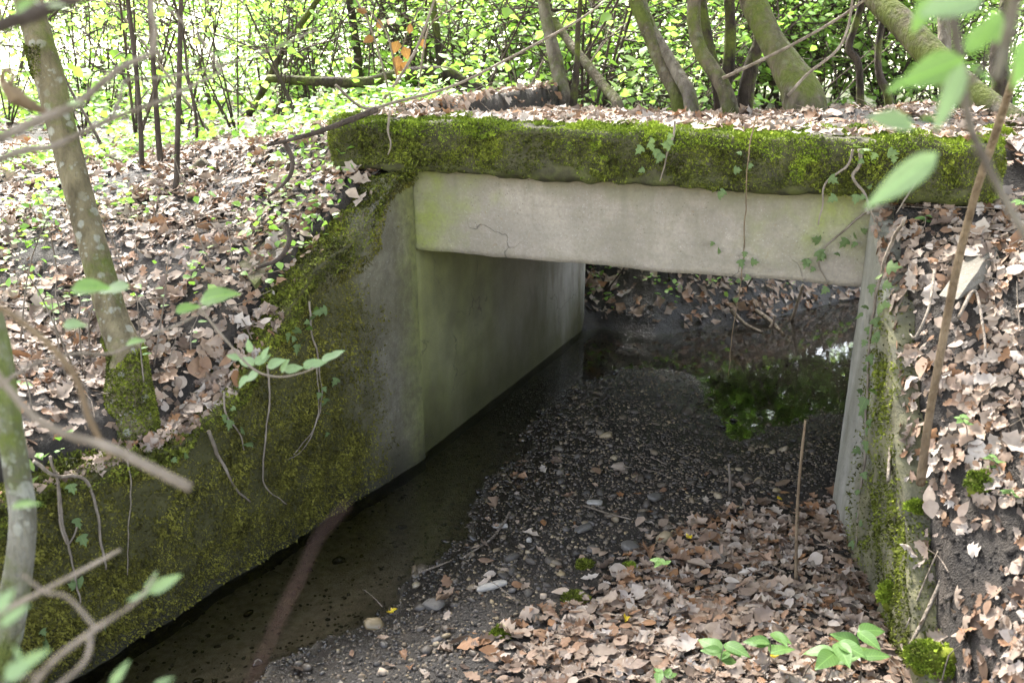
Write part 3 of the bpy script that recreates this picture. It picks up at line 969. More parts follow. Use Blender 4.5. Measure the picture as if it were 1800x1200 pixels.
pos = np.concatenate([L1[0], L2[0], L3[0], L4[0]]); Rm = np.concatenate([L1[1], L2[1], L3[1], L4[1]]); sc = np.concatenate([L1[2], L2[2], L3[2], L4[2]])
# leaves resting on the back edge of the parapet
npar = 420
ppos = np.stack([rng.uniform(-2.9, .5, npar), rng.uniform(5.2, 5.52, npar), np.full(npar, 2.10)], 1)
ppos[:, 1] = 5.52 - (rng.random(npar) ** 1.5) * .34 * np.where(ppos[:, 0] > -.9, 1, .65)
ppos[:, 2] += .012 + .02 * rng.random(npar)
pos = np.concatenate([pos, ppos]); Rm = np.concatenate([Rm, frames(np.tile([[0, -.25, 1.]], (npar, 1)), rng.random(npar) * 6.28, .25)])
s = .075 * rng.uniform(.6, 1.3, npar); sc = np.concatenate([sc, np.stack([s, s, s], 1)])
px, py, dd = project(pos)
inside = (px > 15) & (px < 1785) & (py > 15) & (py < 1185)
clear = ~((pos[:, 0] < xl(pos[:, 1])) & (px < 600)) | (rng.random(len(pos)) < .35)
score = np.where(inside & clear, sc[:, 0] / dd, 0)
# nearer the top of the pile first
top_ids = np.argsort(-score)[:300]
mask = np.ones(len(pos), bool); mask[top_ids] = False
pick = rng.integers(0, len(OAK), len(pos))
near_ = mask & (dd < 5.0)
far_ = mask & (dd >= 5.0)
V1, F1 = scatter(OAK, pos[near_], Rm[near_], sc[near_], pick[near_])
V2, F2 = scatter(OAK_MID, pos[far_], Rm[far_], sc[far_], rng.integers(0, 6, far_.sum()))
V1, F1 = np.concatenate([V1, V2]), np.concatenate([F1, F2 + len(V1)])
tag(put('leaf_litter', raw_mesh('leaf_litter', V1, F1, M['litter'])), 'carpet of dry brown oak leaves on the banks, bar and bridge', 'leaf litter', kind='stuff')
frag = [litter(9000, (-3.0, 1.6, 2.6, 5.4), .026), litter(11000, (-6.5, -2.5, 2.4, 6.2), .026), litter(3000, (-3.1, .9, 5.15, 8.3), .026)]
fp, fR, fs = [np.concatenate([f[k] for f in frag]) for k in range(3)]
V1, F1 = scatter(OAK_FAR, fp - np.array([0, 0, .006]), fR, fs, rng.integers(0, 3, len(fp)))
tag(put('leaf_fragments', raw_mesh('leaf_fragments', V1, F1, M['litter_bits'])), 'crumbled brown leaf bits between the fallen leaves', 'leaf litter', kind='stuff')
L6 = litter(6500, (-3.2, 2.0, 8.3, 11.5), .07)
L5 = tuple(np.concatenate([L5[k], L6[k]]) for k in range(3))
pos5, Rm5, sc5 = L5
k5 = ~on_deck(pos5[:, 0], pos5[:, 1]) & ~((pos5[:, 0] > -6.5) & (pos5[:, 0] < -2.5) & (pos5[:, 1] < 6.2))
V1, F1 = scatter(OAK_FAR, pos5[k5], Rm5[k5], sc5[k5], rng.integers(0, 3, k5.sum()))
tag(put('leaf_litter', raw_mesh('leaf_litter', V1, F1, M['litter'])), 'dry fallen leaves under the trees beyond the banks', 'leaf litter', kind='stuff')
oak_me = [raw_mesh('fallen_leaf', v, f, M['litter_one']) for v, f in OAK]
for k in top_ids:
    x, y, z = pos[k]
    o = put('fallen_leaf', oak_me[pick[k]])
    mw = Matrix(Rm[k].tolist()).to_4x4()
    o.matrix_world = Matrix.Translation((x, y, z + .006)) @ mw @ Matrix.Diagonal((*sc[k], 1))
    if x < float(xl(y)):
        tag(o, 'dry brown oak leaf lying in the litter of the left bank', 'leaf', 'fallen leaves on the left bank')
    elif y > 5.1 and z > 1.5:
        tag(o, 'dry brown oak leaf lying on top of the mossy parapet', 'leaf', 'fallen leaves on the bridge top')
    elif x > float(xr(y)):
        tag(o, 'dry brown oak leaf lying on the steep right bank', 'leaf', 'fallen leaves on the right bank')
    else:
        tag(o, 'dry brown oak leaf lying on the gravel bar before the culvert', 'leaf', 'fallen leaves on the gravel bar')

# ------------------------------------------------------------------ gravel
def pebble(seed, sub=1):
    import bmesh
    bm = bmesh.new()
    bmesh.ops.create_icosphere(bm, subdivisions=sub, radius=1)
    V = np.array([v.co[:] for v in bm.verts]); F = np.array([[v.index for v in f.verts] for f in bm.faces])
    bm.free()
    r = np.random.default_rng(seed)
    V = V * (1 + .28 * fbm(V, 1.1, 2, seed))[:, None]
    for _ in range(3):       # chop a few flats
        d = r.normal(0, 1, 3); d /= np.linalg.norm(d)
        h = V @ d
        V = V - np.maximum(h - .72, 0)[:, None] * d * .9
    V *= np.array([1, r.uniform(.6, .9), r.uniform(.35, .6)])
    return V, F
PEB = [pebble(k, 2) for k in range(8)]
PEB_LOW = [pebble(20 + k, 1) for k in range(8)]
def gravel_points(n, box):
    X, Y = rng.uniform(box[0], box[1], n), rng.uniform(box[2], box[3], n)
    sb = sdist(X, Y, BAR)
    inch = (X > xl(Y) + .03) & (X < xr(Y) - .03) & (Y < 8.2)
    px, py, d = project(np.stack([X, Y, np.zeros(n)], 1))
    e = np.interp(py, [820, 870, 900, 960, 1010, 1100, 1200], [1500, 1440, 1290, 1130, 1040, 870, 820])
    under = sstep(px, e - 40, e + 120) * sstep(py, 830, 930)
    dens = np.where(sb > -.06, 1.0, np.where(Y > 6.8, .15, .10 + .5 * np.exp(-np.maximum(-sb, 0) / .12))) * (1 - .85 * under)
    dens = np.where((X < xl(Y) + .35) & (Y > 6.6), np.maximum(dens, .35), dens)
    k = inch & (rng.random(n) < dens) & (px > -60) & (px < 1860) & (py < 1300)
    return X[k], Y[k]
X, Y = gravel_points(44000, (-3.0, .6, 2.6, 8.2))
k = len(X)
Z = height(X, Y)
s = .0058 * np.exp(rng.normal(0, .55, k)) + .003
s = np.clip(s, .004, .045)
gpos = np.stack([X, Y, Z + s * .15], 1)
gR = frames(np.tile([[0, 0, 1.]], (k, 1)), rng.random(k) * 6.28, .3)
big = np.argsort(-s)[:220]
gm = np.ones(k, bool); gm[big] = False
V1, F1 = scatter(PEB_LOW, gpos[gm], gR[gm], s[gm], rng.integers(0, 8, gm.sum()))
tag(put('gravel', raw_mesh('gravel', V1, F1, M['gravel'])), 'small wet gravel covering the bar in the stream', 'gravel', kind='stuff')
peb_me = [raw_mesh('pebble', v, f, M['stone']) for v, f in PEB]
for q in big:
    o = put('pebble', peb_me[rnd.randrange(8)])
    o.matrix_world = Matrix.Translation(gpos[q].tolist()) @ Matrix(gR[q].tolist()).to_4x4() @ Matrix.Scale(float(s[q]) * 1.1, 4)
    inside_ = gpos[q][1] > 5.27
    if inside_:
        tag(o, 'rounded pebble lying on the gravel inside the culvert', 'pebble', 'pebbles inside the culvert')
    else:
        tag(o, 'rounded pebble lying on the gravel bar in front of the culvert', 'pebble', 'pebbles before the culvert')
def flat_stone(px, py, length, wid, thick, spin, mat, label, name='flat_stone'):
    p = onz(px, py, .08)
    z = float(height(np.array([p.x]), np.array([p.y]))[0])
    V, F = pebble(rnd.randrange(1000), 3)
    V = V / np.abs(V).max(0)
    V = np.sign(V) * np.abs(V) ** .7 * np.array([length / 2, wid / 2, thick / 2])
    o = put(name, raw_mesh(name, V, F, mat), None, (p.x, p.y, z + thick * .35), (rnd.uniform(-.1, .1), rnd.uniform(-.1, .1), spin))
    return tag(o, label, 'stone')
flat_stone(862, 1028, .17, .05, .03, .6, M['flat_stone'], 'long pale grey flat stone on the gravel near the water edge')
flat_stone(762, 1050, .11, .08, .035, -.2, M['dark_stone'], 'dark angular flat stone half in the water left of the pale long one')
flat_stone(880, 912, .09, .04, .025, .35, M['flat_stone'], 'small pale wedge stone at the upper water edge of the bar')
flat_stone(1025, 930, .12, .06, .03, .9, M['dark_stone'], 'dark flat pointed stone in the middle of the gravel bar')
flat_stone(1045, 885, .09, .05, .025, .2, M['flat_stone'], 'grey flat stone uphill of the dark pointed one on the bar')
flat_stone(1107, 968, .10, .09, .05, .5, M['dark_stone'], 'dark blocky stone at the edge of the leaf cover')
flat_stone(1150, 880, .10, .07, .04, 1.2, M['dark_stone'], 'dark rounded stone below the culvert mouth')
flat_stone(955, 1048, .035, .03, .03, 0, M['crust'], 'small cream coloured round pebble beside the leaf edge', 'pebble')
flat_stone(672, 1180, .04, .03, .025, 0, M['crust'], 'cream coloured pebble at the bottom edge in the shallow water', 'pebble')
flat_stone(930, 947, .032, .028, .028, 0, M['flat_stone'], 'pale round pebble in the centre of the gravel bar', 'pebble')

# ------------------------------------------------------------------ trees
def ground_z(x, y):
    return float(surf(np.array([x]), np.array([y]))[0])
def trunk_path(pts, y0, y1):
    """pixels from base to top, at depths y0 (base) to y1 (top)"""
    n = len(pts)
    return [np.array(at(px, py, y0 + (y1 - y0) * k / (n - 1))) for k, (px, py) in enumerate(pts)]
def leaf_cloud(pos, mat, size, tilt=.5, templates=HAZEL, name='crown', parent=None):
    k = len(pos)
    Rm = frames(np.tile([[0, 0, 1.]], (k, 1)), rng.random(k) * 6.28, tilt)
    s = size * rng.uniform(.55, 1.35, k)
    V, F = scatter(templates, pos, Rm, s, rng.integers(0, len(templates), k))
    return put(name, raw_mesh(name, V, F, mat, True), parent)
def twigs_and_leaves(anchor_pts, n_twig, length, leaves, leaf_r):
    """thin twigs springing from a path, and leaf positions along them"""
    mb, lp = MB(), []
    A = np.asarray(anchor_pts)
    for q in range(n_twig):
        a = A[rnd.randrange(len(A))]
        th = rnd.random() * 6.28
        el = rnd.uniform(-.1, .75)
        L = length * rnd.uniform(.5, 1.2)
        d = np.array([math.cos(th) * math.cos(el), math.sin(th) * math.cos(el), math.sin(el)])
        b = a + d * L * .5 + np.array([0, 0, rnd.uniform(-.05, .1)])
        c = a + d * L + np.array([rnd.uniform(-.15, .15), rnd.uniform(-.15, .15), rnd.uniform(-.25, .1)]) * L
        path = catmull([a, b, c], 5)
        mb.add(*tube_arrays(path, np.linspace(.006, .0018, 5) * (1 + L * .6), 4, cap=False))
        t_ = rng.uniform(.15, 1.05, leaves)
        pp = a + (c - a) * t_[:, None] + rng.normal(0, leaf_r, (leaves, 3))
        lp.append(pp)
    return mb, np.concatenate(lp)
def tree(name, label, cat, pts, y0, y1, widths, mat, extend=3.0, crown=500, group=None, rough=.10, lean=.6, moss_h=0.0, leafsize=.075, to_ground=True, segs=12, crown_mat='canopy'):
    P = trunk_path(pts, y0, y1)
    dist = [p[1] / ray(*q).y * 1.0 for p, q in zip(P, pts)]
    W = np.interp(np.linspace(0, 1, len(pts)), np.linspace(0, 1, len(widths)), widths)
    rad = [w * .5 * d / FPX for w, d in zip(W, dist)]
    base = P[0]
    if to_ground:
        g = ground_z(base[0], base[1]) - .08
        if base[2] > g + .05:
            d = P[0] - P[1]; d = d / (abs(d[2]) + 1e-6) * 1.0
            d[:2] = np.clip(d[:2], -.5, .5)
            drop = base[2] - g
            P.insert(0, base + np.array([d[0] * drop * .5, d[1] * drop * .5, -drop]))
            rad.insert(0, rad[0] * 1.15)
    nvis = len(P)
    if extend:
        d = P[-1] - P[-2]; d /= np.linalg.norm(d)
        r0 = rad[-1]
        for s in range(1, 4):
            dd = d * (1 - .2 * s) + np.array([0, 0, .25 * s])
            dd /= np.linalg.norm(dd)
            P.append(P[-1] + dd * extend / 3)
            rad.append(r0 * (1 - .22 * s))
    n = max(14, len(P) * 5)
    C = catmull(P, n)
    rr = np.interp(np.linspace(0, 1, n), np.linspace(0, 1, len(rad)), rad)
    root = empty(name, tuple(C[0]), label, cat, group)
    C0 = C - C[0]
    mb = MB()
    mb.add(*tube_arrays(C0, rr, segs, rough, rnd.randrange(50), 5.0))
    tk = mb.build('trunk', mat, root)
    if crown:
        k0 = int(n * nvis / len(P))
        anch = C0[max(k0, n // 2):]
        for b in range(4):
            a = anch[rnd.randrange(len(anch))]
            th = rnd.random() * 6.28
            L = extend * rnd.uniform(.4, .8)
            e = a + np.array([math.cos(th) * L, math.sin(th) * L, L * rnd.uniform(.2, .7)])
            path = catmull([a, (a + e) / 2 + np.array([0, 0, -.1]), e], 6)
            lb = MB(); lb.add(*tube_arrays(path, np.linspace(rad[-1] * .6, rad[-1] * .2, 6), 6))
            lb.build('limb', mat, root)
            anch = np.concatenate([anch, path])
        mbt, lp = twigs_and_leaves(anch, max(8, crown // 14), .8, 14, .12)
        o = mbt.build('twigs', M['twig_dark'], root); tag(o, kind='stuff')
        leaf_cloud(lp, M[crown_mat], leafsize, .5, HAZEL, 'crown', root)
    return root, C, rr

def shade_crown(root, top, r0, center, radius, n, mat, leafsize=.13):
    """a wide crown over the stream carried by limbs from the trunk's top"""
    loc = np.array(root.location)
    top = np.asarray(top) - loc
    c = np.asarray(center, float) - loc
    cl = rng.normal(0, 1, (70, 3)); cl /= np.linalg.norm(cl, axis=1)[:, None]
    cl = c + cl * (rng.random((70, 1)) ** .45) * np.array([radius, radius, radius * .45])
    hub = (top * .6 + c * .4)
    path = catmull([top, hub, c], 8)
    mb = MB(); mb.add(*tube_arrays(path, np.linspace(r0, r0 * .45, 8), 8)); mb.build('limb', mat, root)
    for q in range(8):
        a = path[rnd.randrange(3, 8)]
        e = cl[rnd.randrange(70)]
        lb = MB(); lb.add(*tube_arrays(catmull([a, (a + e) / 2 + np.array([0, 0, .15]), e], 6), np.linspace(r0 * .4, r0 * .12, 6), 6)); lb.build('limb', mat, root)
    n = int(n * 1.7)
    k = rng.integers(0, 70, n)
    lp = cl[k] + rng.normal(0, .36, (n, 3)) * np.array([1, 1, .6])
    leaf_cloud(lp, M['canopy'], leafsize, .45, BROAD, 'crown', root)
# the big lichened tree on the left bank
t1, C1, r1 = tree('lichened_tree', 'leaning lichen-spotted trunk with a thick mossy foot on the left bank', 'tree',
     [(235, 800), (228, 700), (222, 630), (200, 560), (165, 440), (135, 330), (105, 210), (75, 90), (45, -20)], 3.35, 3.9,
     [100, 80, 64, 52, 48, 50, 50, 48, 46], M['bark_lichen'], 3.5, 900, rough=.06, segs=20)
shade_crown(t1, C1[-1], r1[-1], (-2.6, 2.4, 7.4), 3.2, 4200, M['bark_lichen'])
# its moss sleeve
tr1 = [o for o in t1.children if o.name.startswith('trunk')][0]
P, N = sample_mesh(tr1.data, 90000)
Pw = P + np.array(t1.location)
px, py, _ = project(Pw)
cn = fbm(Pw, 6, 3, 90)
keep = (py > 615 + 30 * cn) | ((np.abs(py - 108) < 26 + 12 * cn) & (px < 72))
moss_mesh('moss', P[keep], N[keep], .014, M['moss'], tr1, .6)
# pale near stem at the left edge
tree('sallow_tree', 'pale lichened stem rising along the left edge close to the camera', 'tree',
     [(-8, 1230), (18, 1090), (40, 930), (30, 830), (12, 720), (-5, 600), (-30, 500)], 1.75, 1.9, [52, 50, 44, 44, 44, 40, 36], M['bark_pale'], 0, 0, rough=.05, segs=14)
# thin saplings on the left bank
for lab, pts, y0, y1, w in [
    ('dark slim sapling, tallest and leftmost of the group behind the lichened trunk', [(236, 482), (250, 420), (248, 250), (240, 130), (222, -20)], 5.0, 5.4, [9, 9, 9, 8, 8]),
    ('grey-brown slim sapling, second of the group behind the lichened trunk', [(318, 465), (298, 380), (282, 280), (272, 150), (262, -20)], 5.1, 5.4, [14, 12, 11, 9, 8]),
    ('slim sapling bending left at its foot behind the lichened trunk', [(228, 565), (262, 470), (305, 360), (312, 240), (316, 90), (318, -20)], 4.6, 5.3, [13, 12, 11, 10, 9, 8]),
    ('hair-thin straight sapling right of the slim group on the left bank', [(345, 280), (345, 210), (330, 130), (322, 60), (300, -20)], 6.2, 6.4, [6, 6, 5, 5, 5]),
    ('thin sapling leaning left beside the lichened trunk', [(212, 340), (190, 280), (160, 220), (120, 150)], 5.6, 5.8, [7, 7, 6, 5]),
    ]:
    tree('sapling', lab, 'sapling', pts, y0, y1, w, M['twig_dark'], 1.6, 130, 'slim saplings on the left bank', segs=7, rough=.04, crown_mat='green')
# broken mossy stub
tree('broken_stump', 'short broken mossy stump leaning among the saplings on the left bank', 'stump', [(312, 400), (322, 345), (338, 310), (360, 284)], 5.2, 5.25, [26, 24, 24, 20], M['bark_moss'], 0, 0, rough=.15)

# trees on and behind the bridge
BT = [
    ('thin dark upright trunk above the left end of the parapet', [(628, 175), (630, 110), (622, 50), (612, -20)], 9.5, 9.7, [17, 16, 14, 14], 'bark_dark'),
    ('dark upright trunk where the mossy fallen limb ends', [(778, 165), (774, 110), (768, 60), (758, -20)], 9.0, 9.2, [17, 15, 13, 12], 'bark_dark'),
    ('grey ivy-flecked trunk left of centre behind the parapet', [(992, 178), (980, 120), (966, 60), (952, -20)], 8.1, 8.4, [28, 25, 22, 20], 'bark_grey'),
    ('thin brown trunk close beside the grey ivy-flecked one', [(1008, 178), (1014, 110), (1016, 50), (1022, -20)], 8.0, 8.1, [14, 11, 9, 8], 'bark_dark'),
    ('mossy pole leaning far left behind the centre of the parapet', [(1085, 182), (1060, 150), (1025, 105), (990, 60), (940, -20)], 7.9, 8.8, [20, 18, 17, 15, 14], 'bark_moss'),
    ('left trunk of the leaning mossy pair behind the parapet', [(1190, 172), (1170, 130), (1148, 80), (1128, 30), (1112, -20)], 7.9, 8.2, [26, 24, 24, 24, 24], 'bark_moss'),
    ('right trunk of the leaning mossy pair behind the parapet', [(1212, 170), (1192, 130), (1165, 85), (1140, 40), (1120, -30)], 7.8, 8.3, [26, 23, 21, 20, 19], 'bark_grey'),
    ('olive-green trunk curving like a bow above the parapet', [(1278, 170), (1258, 130), (1232, 90), (1220, 45), (1220, -20)], 7.7, 7.9, [30, 27, 25, 24, 24], 'bark_moss'),
    ('dark trunk behind the bow-shaped one', [(1262, 150), (1250, 100), (1240, 50), (1230, -20)], 8.15, 8.3, [22, 20, 19, 18], 'bark_dark'),
    ('straight dark trunk just right of the bow-shaped one', [(1274, 155), (1282, 100), (1284, 50), (1282, -20)], 8.2, 8.3, [22, 20, 20, 19], 'bark_dark'),
    ('short dark trunk between the straight dark one and the thick leaning one', [(1312, 160), (1322, 110), (1334, 70), (1340, -20)], 8.2, 8.3, [30, 26, 22, 20], 'bark_dark'),
    ('thickest leaning grey trunk with a mossy foot on the bridge', [(1412, 175), (1385, 120), (1355, 70), (1332, 20), (1310, -30)], 7.6, 8.0, [74, 58, 48, 44, 42], 'bark_moss'),
    ('thin dark zigzag trunk right of the thick leaning one', [(1512, 160), (1508, 110), (1492, 85), (1505, 40), (1520, -20)], 8.2, 8.4, [13, 12, 14, 13, 12], 'bark_dark'),
    ('thin dark trunk left of the big mossy leaning log', [(1560, 165), (1545, 130), (1544, 80), (1552, 30), (1556, -20)], 8.25, 8.5, [15, 13, 12, 11, 11], 'bark_dark'),
    ('big mossy leaning log running down behind the green leaves at right', [(1790, 232), (1700, 160), (1635, 95), (1580, 35), (1530, -20)], 7.3, 8.3, [58, 56, 52, 48, 44], 'bark_moss'),
    ('pale grey trunk partly hidden by leaves at the right edge', [(1700, 180), (1665, 110), (1660, 50), (1655, -20)], 9.5, 9.8, [26, 22, 22, 20], 'bark_grey'),
    ('dark trunk behind the near sprig at the right edge', [(1760, 190), (1755, 110), (1765, 40), (1775, -20)], 9.8, 10., [34, 30, 28, 26], 'bark_dark'),
]
SHADE_CROWNS = {BT[2][0]: (-3.4, 6.2, 6.6, 2.6, 3000), BT[7][0]: (-1.2, 5.4, 6.4, 2.6, 3200), BT[11][0]: (.2, 4.2, 7.4, 3.0, 3800), BT[14][0]: (1.8, 5.6, 6.4, 2.8, 3400), BT[0][0]: (-5.4, 6.6, 6.8, 2.6, 3000)}  # unseen crowns shifted out over the stream to darken the near scene
for lab, pts, y0, y1, w, mt in BT:
    r_, C_, rr_ = tree('woodland_tree', lab, 'tree', pts, y0, y1, w, M[mt], 3.2, 160, 'trees behind the bridge', rough=.09)
    if lab in SHADE_CROWNS:
        cx, cy, cz, rd, nn = SHADE_CROWNS[lab]
        shade_crown(r_, C_[-1], rr_[-1], (cx, cy, cz), rd, nn, M[mt])
for lab, bx, by, cx, cy in [('unseen oak added on the right bank to shade the stream', 2.6, 1.8, 1.6, 1.4), ('unseen oak added on the left bank behind the photographer for shade', -4.6, -1.2, -2.4, -.8)]:
    z0 = ground_z(bx, by)
    r_ = empty('shade_oak', (bx, by, z0 - .1), lab, 'tree')  # out-of-view tree, added only for the shade of its crown
    C_ = catmull([(0, 0, 0), (.1, 0, 1.6), ((cx - bx) * .3, (cy - by) * .3, 3.6), ((cx - bx) * .55, (cy - by) * .55, 5.0)], 18)
    mb = MB(); mb.add(*tube_arrays(C_, np.linspace(.2, .1, 18), 12, .08, 4, 5.)); mb.build('trunk', M['bark_grey'], r_)
    shade_crown(r_, C_[-1] + np.array(r_.location), .09, (cx, cy, 7.6), 3.2, 4200, M['bark_grey'])
# the horizontal mossy limb
tree('fallen_limb', 'mossy fallen limb lying level above the left end of the parapet', 'branch', [(842, 168), (800, 140), (775, 128), (700, 132), (640, 145), (560, 143), (470, 138)], 8.0, 7.6, [32, 30, 22, 20, 19, 17, 12], M['bark_dark'], 0, 0, rough=.15)
tree('leaning_branch', 'dark broken branch slanting down to the left beyond the bank', 'branch', [(438, 202), (462, 160), (500, 85), (545, 20), (570, -20)], 8.2, 8.2, [13, 12, 11, 10, 9], M['bark_dark'], 0, 0, to_ground=False)

# ------------------------------------------------------------------ thicket shrubs
def shrub_mesh(seed, h, nst, spread, nleaf, leaf, matname, stem_mat='twig_dark'):
    rnd.seed(seed)
    mb, lp = MB(), []
    for k in range(nst):
        th = rnd.random() * 6.28
        L = h * rnd.uniform(.6, 1.1)
        top = np.array([math.cos(th) * spread * rnd.random(), math.sin(th) * spread * rnd.random(), L])
        mid = top * .5 + np.array([rnd.uniform(-.12, .12), rnd.uniform(-.12, .12), .1])
        path = catmull([np.zeros(3), mid, top], 8)
        mb.add(*tube_arrays(path, np.linspace(.010, .003, 8) * (.6 + .3 * h), 5, cap=False))
        m2, l2 = twigs_and_leaves(path[1:], max(3, nleaf // 8), .45 + .12 * h, 8, .07)
        for v, f4 in zip(m2.V, m2.F4):
            pass
        off = mb.n
        mb.V += m2.V; mb.F4 += [f + off for f in m2.F4]; mb.n += m2.n
        lp.append(l2)
    lp = np.concatenate(lp)
    k = len(lp)
    Rm = frames(np.tile([[0, 0, 1.]], (k, 1)), rng.random(k) * 6.28, .45)
    V, F = scatter(HAZEL, lp, Rm, leaf * rng.uniform(.5, 1.35, k), rng.integers(0, 3, k))
    st = raw_mesh('stems', np.concatenate(mb.V), [np.concatenate(mb.F4)], M[stem_mat])
    return st, raw_mesh('foliage', V, F, M[matname])
SH = [shrub_mesh(100 + k, h, ns, sp, nl, lf, mt) for k, (h, ns, sp, nl, lf, mt) in enumerate([
    (2.2, 6, 1.0, 120, .075, 'green'), (1.7, 7, .9, 90, .07, 'green2'), (2.6, 6, 1.2, 130, .08, 'green'), (1.5, 7, .9, 80, .075, 'green2'), (3.2, 6, 1.4, 150, .085, 'green'), (1.9, 5, .9, 34, .075, 'green'), (2.3, 5, 1.1, 40, .085, 'green')])]
def shrub(kind, x, y, label, group, s=1.0):
    z = ground_z(x, y)
    e = empty('hazel_shrub', (x, y, z - .03), label, 'shrub', group)
    e.rotation_euler.z = rnd.random() * 6.28
    e.scale = (s, s, s)
    a = put('stems', SH[kind][0], e); tag(a, kind='stuff')
    b = put('foliage', SH[kind][1], e)
spots = []
rnd.seed(5)
for q in range(900):
    if len(spots) >= 62: break
    d = rnd.uniform(9.3, 14.5)
    a = R(rnd.uniform(-52, 14))
    x, y = d * math.sin(a), d * math.cos(a)
    if y < 8.9: continue
    if float(sdist(np.array([x]), np.array([y]), UP)[0]) > -.3: continue
    px, py, _ = project([(x, y, 2.0)])
    if -1.7 < x < 1.0 and y < 12.2: continue
    if px[0] < 520 and d < 11: continue
    if px[0] < 480 and rnd.random() < .6: continue
    if any(math.hypot(x - p[0], y - p[1]) < .55 for p in spots): continue
    spots.append((x, y))
for k, (x, y) in enumerate(spots):
    px, py, _ = project([(x, y, 2.0)])
    if px[0] < 620:
        shrub(k % 4, x, y, 'lime-green leafy shrub at the edge of the bright field, left of the bridge', 'shrubs left of the bridge', rnd.uniform(.7, 1.0))
    else:
        shrub(k % 5, x, y, 'lime-green leafy hazel shrub in the thicket behind the bridge', 'thicket shrubs behind the bridge', rnd.uniform(.85, 1.2))
for k, (px_, Y_) in enumerate([(150, 7.0), (240, 6.6), (330, 7.4), (420, 6.9), (500, 7.6), (560, 8.0), (90, 7.8), (20, 7.2), (380, 8.6), (200, 8.8), (470, 9.2)]):
    q = at(px_, 260, Y_)
    shrub(5 + k % 2, q.x, q.y, 'sparse light green sapling bush on the crest of the left bank', 'bushes on the crest of the left bank', rnd.uniform(.7, 1.0))
for x, y in [(-2.6, 13.2), (-1.9, 14.6), (-1.2, 13.0), (-.6, 14.2), (.1, 13.4), (.7, 14.8), (1.3, 15.2), (-3.2, 14.8), (-.9, 15.8), (.3, 16.2)]:
    shrub(4, x, y, 'tall lime-green hazel shrub standing back in the thicket over the stream', 'tall shrubs far back in the thicket', rnd.uniform(1.1, 1.4))
cnt = 0
for q in range(500):
    if cnt >= 14: break
    d = rnd.uniform(15, 23); a = R(rnd.uniform(-50, 16))
    x, y = d * math.sin(a), d * math.cos(a)
    px, py, _ = project([(x, y, 2.0)])
    if 60 < px[0] < 480 and rnd.random() < .75: continue
    if float(sdist(np.array([x]), np.array([y]), UP)[0]) > -.4: continue
    shrub(rnd.choice([0, 2, 4]), x, y, 'soft pale green bush far behind the thicket', 'far bushes behind the thicket', rnd.uniform(1.0, 1.5)); cnt += 1
# low undergrowth on the left bank
n = 19000
X, Y = rng.uniform(-11, -2.9, n), rng.uniform(5.2, 13, n)
den = sstep(fbm(xy0(X, Y), .8, 3, 33), -.5, .5) * sstep(Y - .22 * (X + 3), 4.7, 6.0)
k = rng.random(n) < den
X, Y = X[k], Y[k]
Z = surf(X, Y) + rng.random(k.sum()) ** 1.5 * .40 * sstep(Y, 5.5, 8)
lp = np.stack([X, Y, Z + .04], 1)
o = leaf_cloud(lp, M['green2'], .075, .4, HAZEL, 'undergrowth')
tag(o, 'low lime-green undergrowth along the edge of the bright field', 'undergrowth', kind='stuff')
# scattered small green plants among the litter
n = 7000
X, Y = rng.uniform(-6, -2.7, n), rng.uniform(2.5, 7, n)
cl = sstep(fbm(xy0(X, Y), 2.2, 3, 44), -.1, .5)
k = (rng.random(n) < cl * .9) & (X < xl(Y) - .08)
X, Y = X[k], Y[k]
lp = np.stack([X, Y, surf(X, Y) + .03 + .12 * rng.random(k.sum())], 1)
tag(leaf_cloud(lp, M['green2'], .045, .4, HAZEL, 'ground_plants'), 'small green ground plants among the litter of the left bank', 'ground plants', kind='stuff')
# upstream bank seen through the culvert
n = 5000
X, Y = rng.uniform(-3, 1.8, n), rng.uniform(8.3, 11.5, n)
so = sdist(X, Y, UP)
k = (so < -.12) & (so > -1.6) & (fbm(xy0(X, Y), 2.0, 3, 47) > .25)
X, Y = X[k], Y[k]
lp = np.stack([X, Y, surf(X, Y) + .03 + .08 * rng.random(k.sum())], 1)
tag(leaf_cloud(lp, M['green2'], .05, .4, HAZEL, 'ground_plants'), 'small green plants on the upstream bank seen through the culvert', 'ground plants', kind='stuff')
# far wood edge
lp, mb = [], MB()
for q in range(90):
    a = R(rnd.uniform(-75, 30)); d = rnd.uniform(55, 80)
    x, y = d * math.sin(a), d * math.cos(a)
    z = ground_z(x, y); h = rnd.uniform(6, 12)
    mb.add(*tube_arrays(catmull([(x, y, z - .2), (x + rnd.uniform(-.3, .3), y, z + h * .5), (x, y, z + h)], 6), np.linspace(.16, .04, 6), 6))
    m = 260
    u = rng.normal(0, 1, (m, 3)); u /= np.linalg.norm(u, axis=1)[:, None]
    lp.append(np.array([x, y, z + h * .55]) + u * (rng.random((m, 1)) ** .4) * np.array([2.3, 2.3, h * .5]))
lp = np.concatenate(lp)
w = leaf_cloud(lp, M['green_far'], .5, .8, BROAD, 'distant_woodland')
tag(w, 'pale green line of distant woodland beyond the bright field', 'woodland', kind='stuff')
tag(mb.build('distant_trunks', M['bark_grey']), 'grey trunks of the distant woodland beyond the field', 'woodland', kind='stuff')

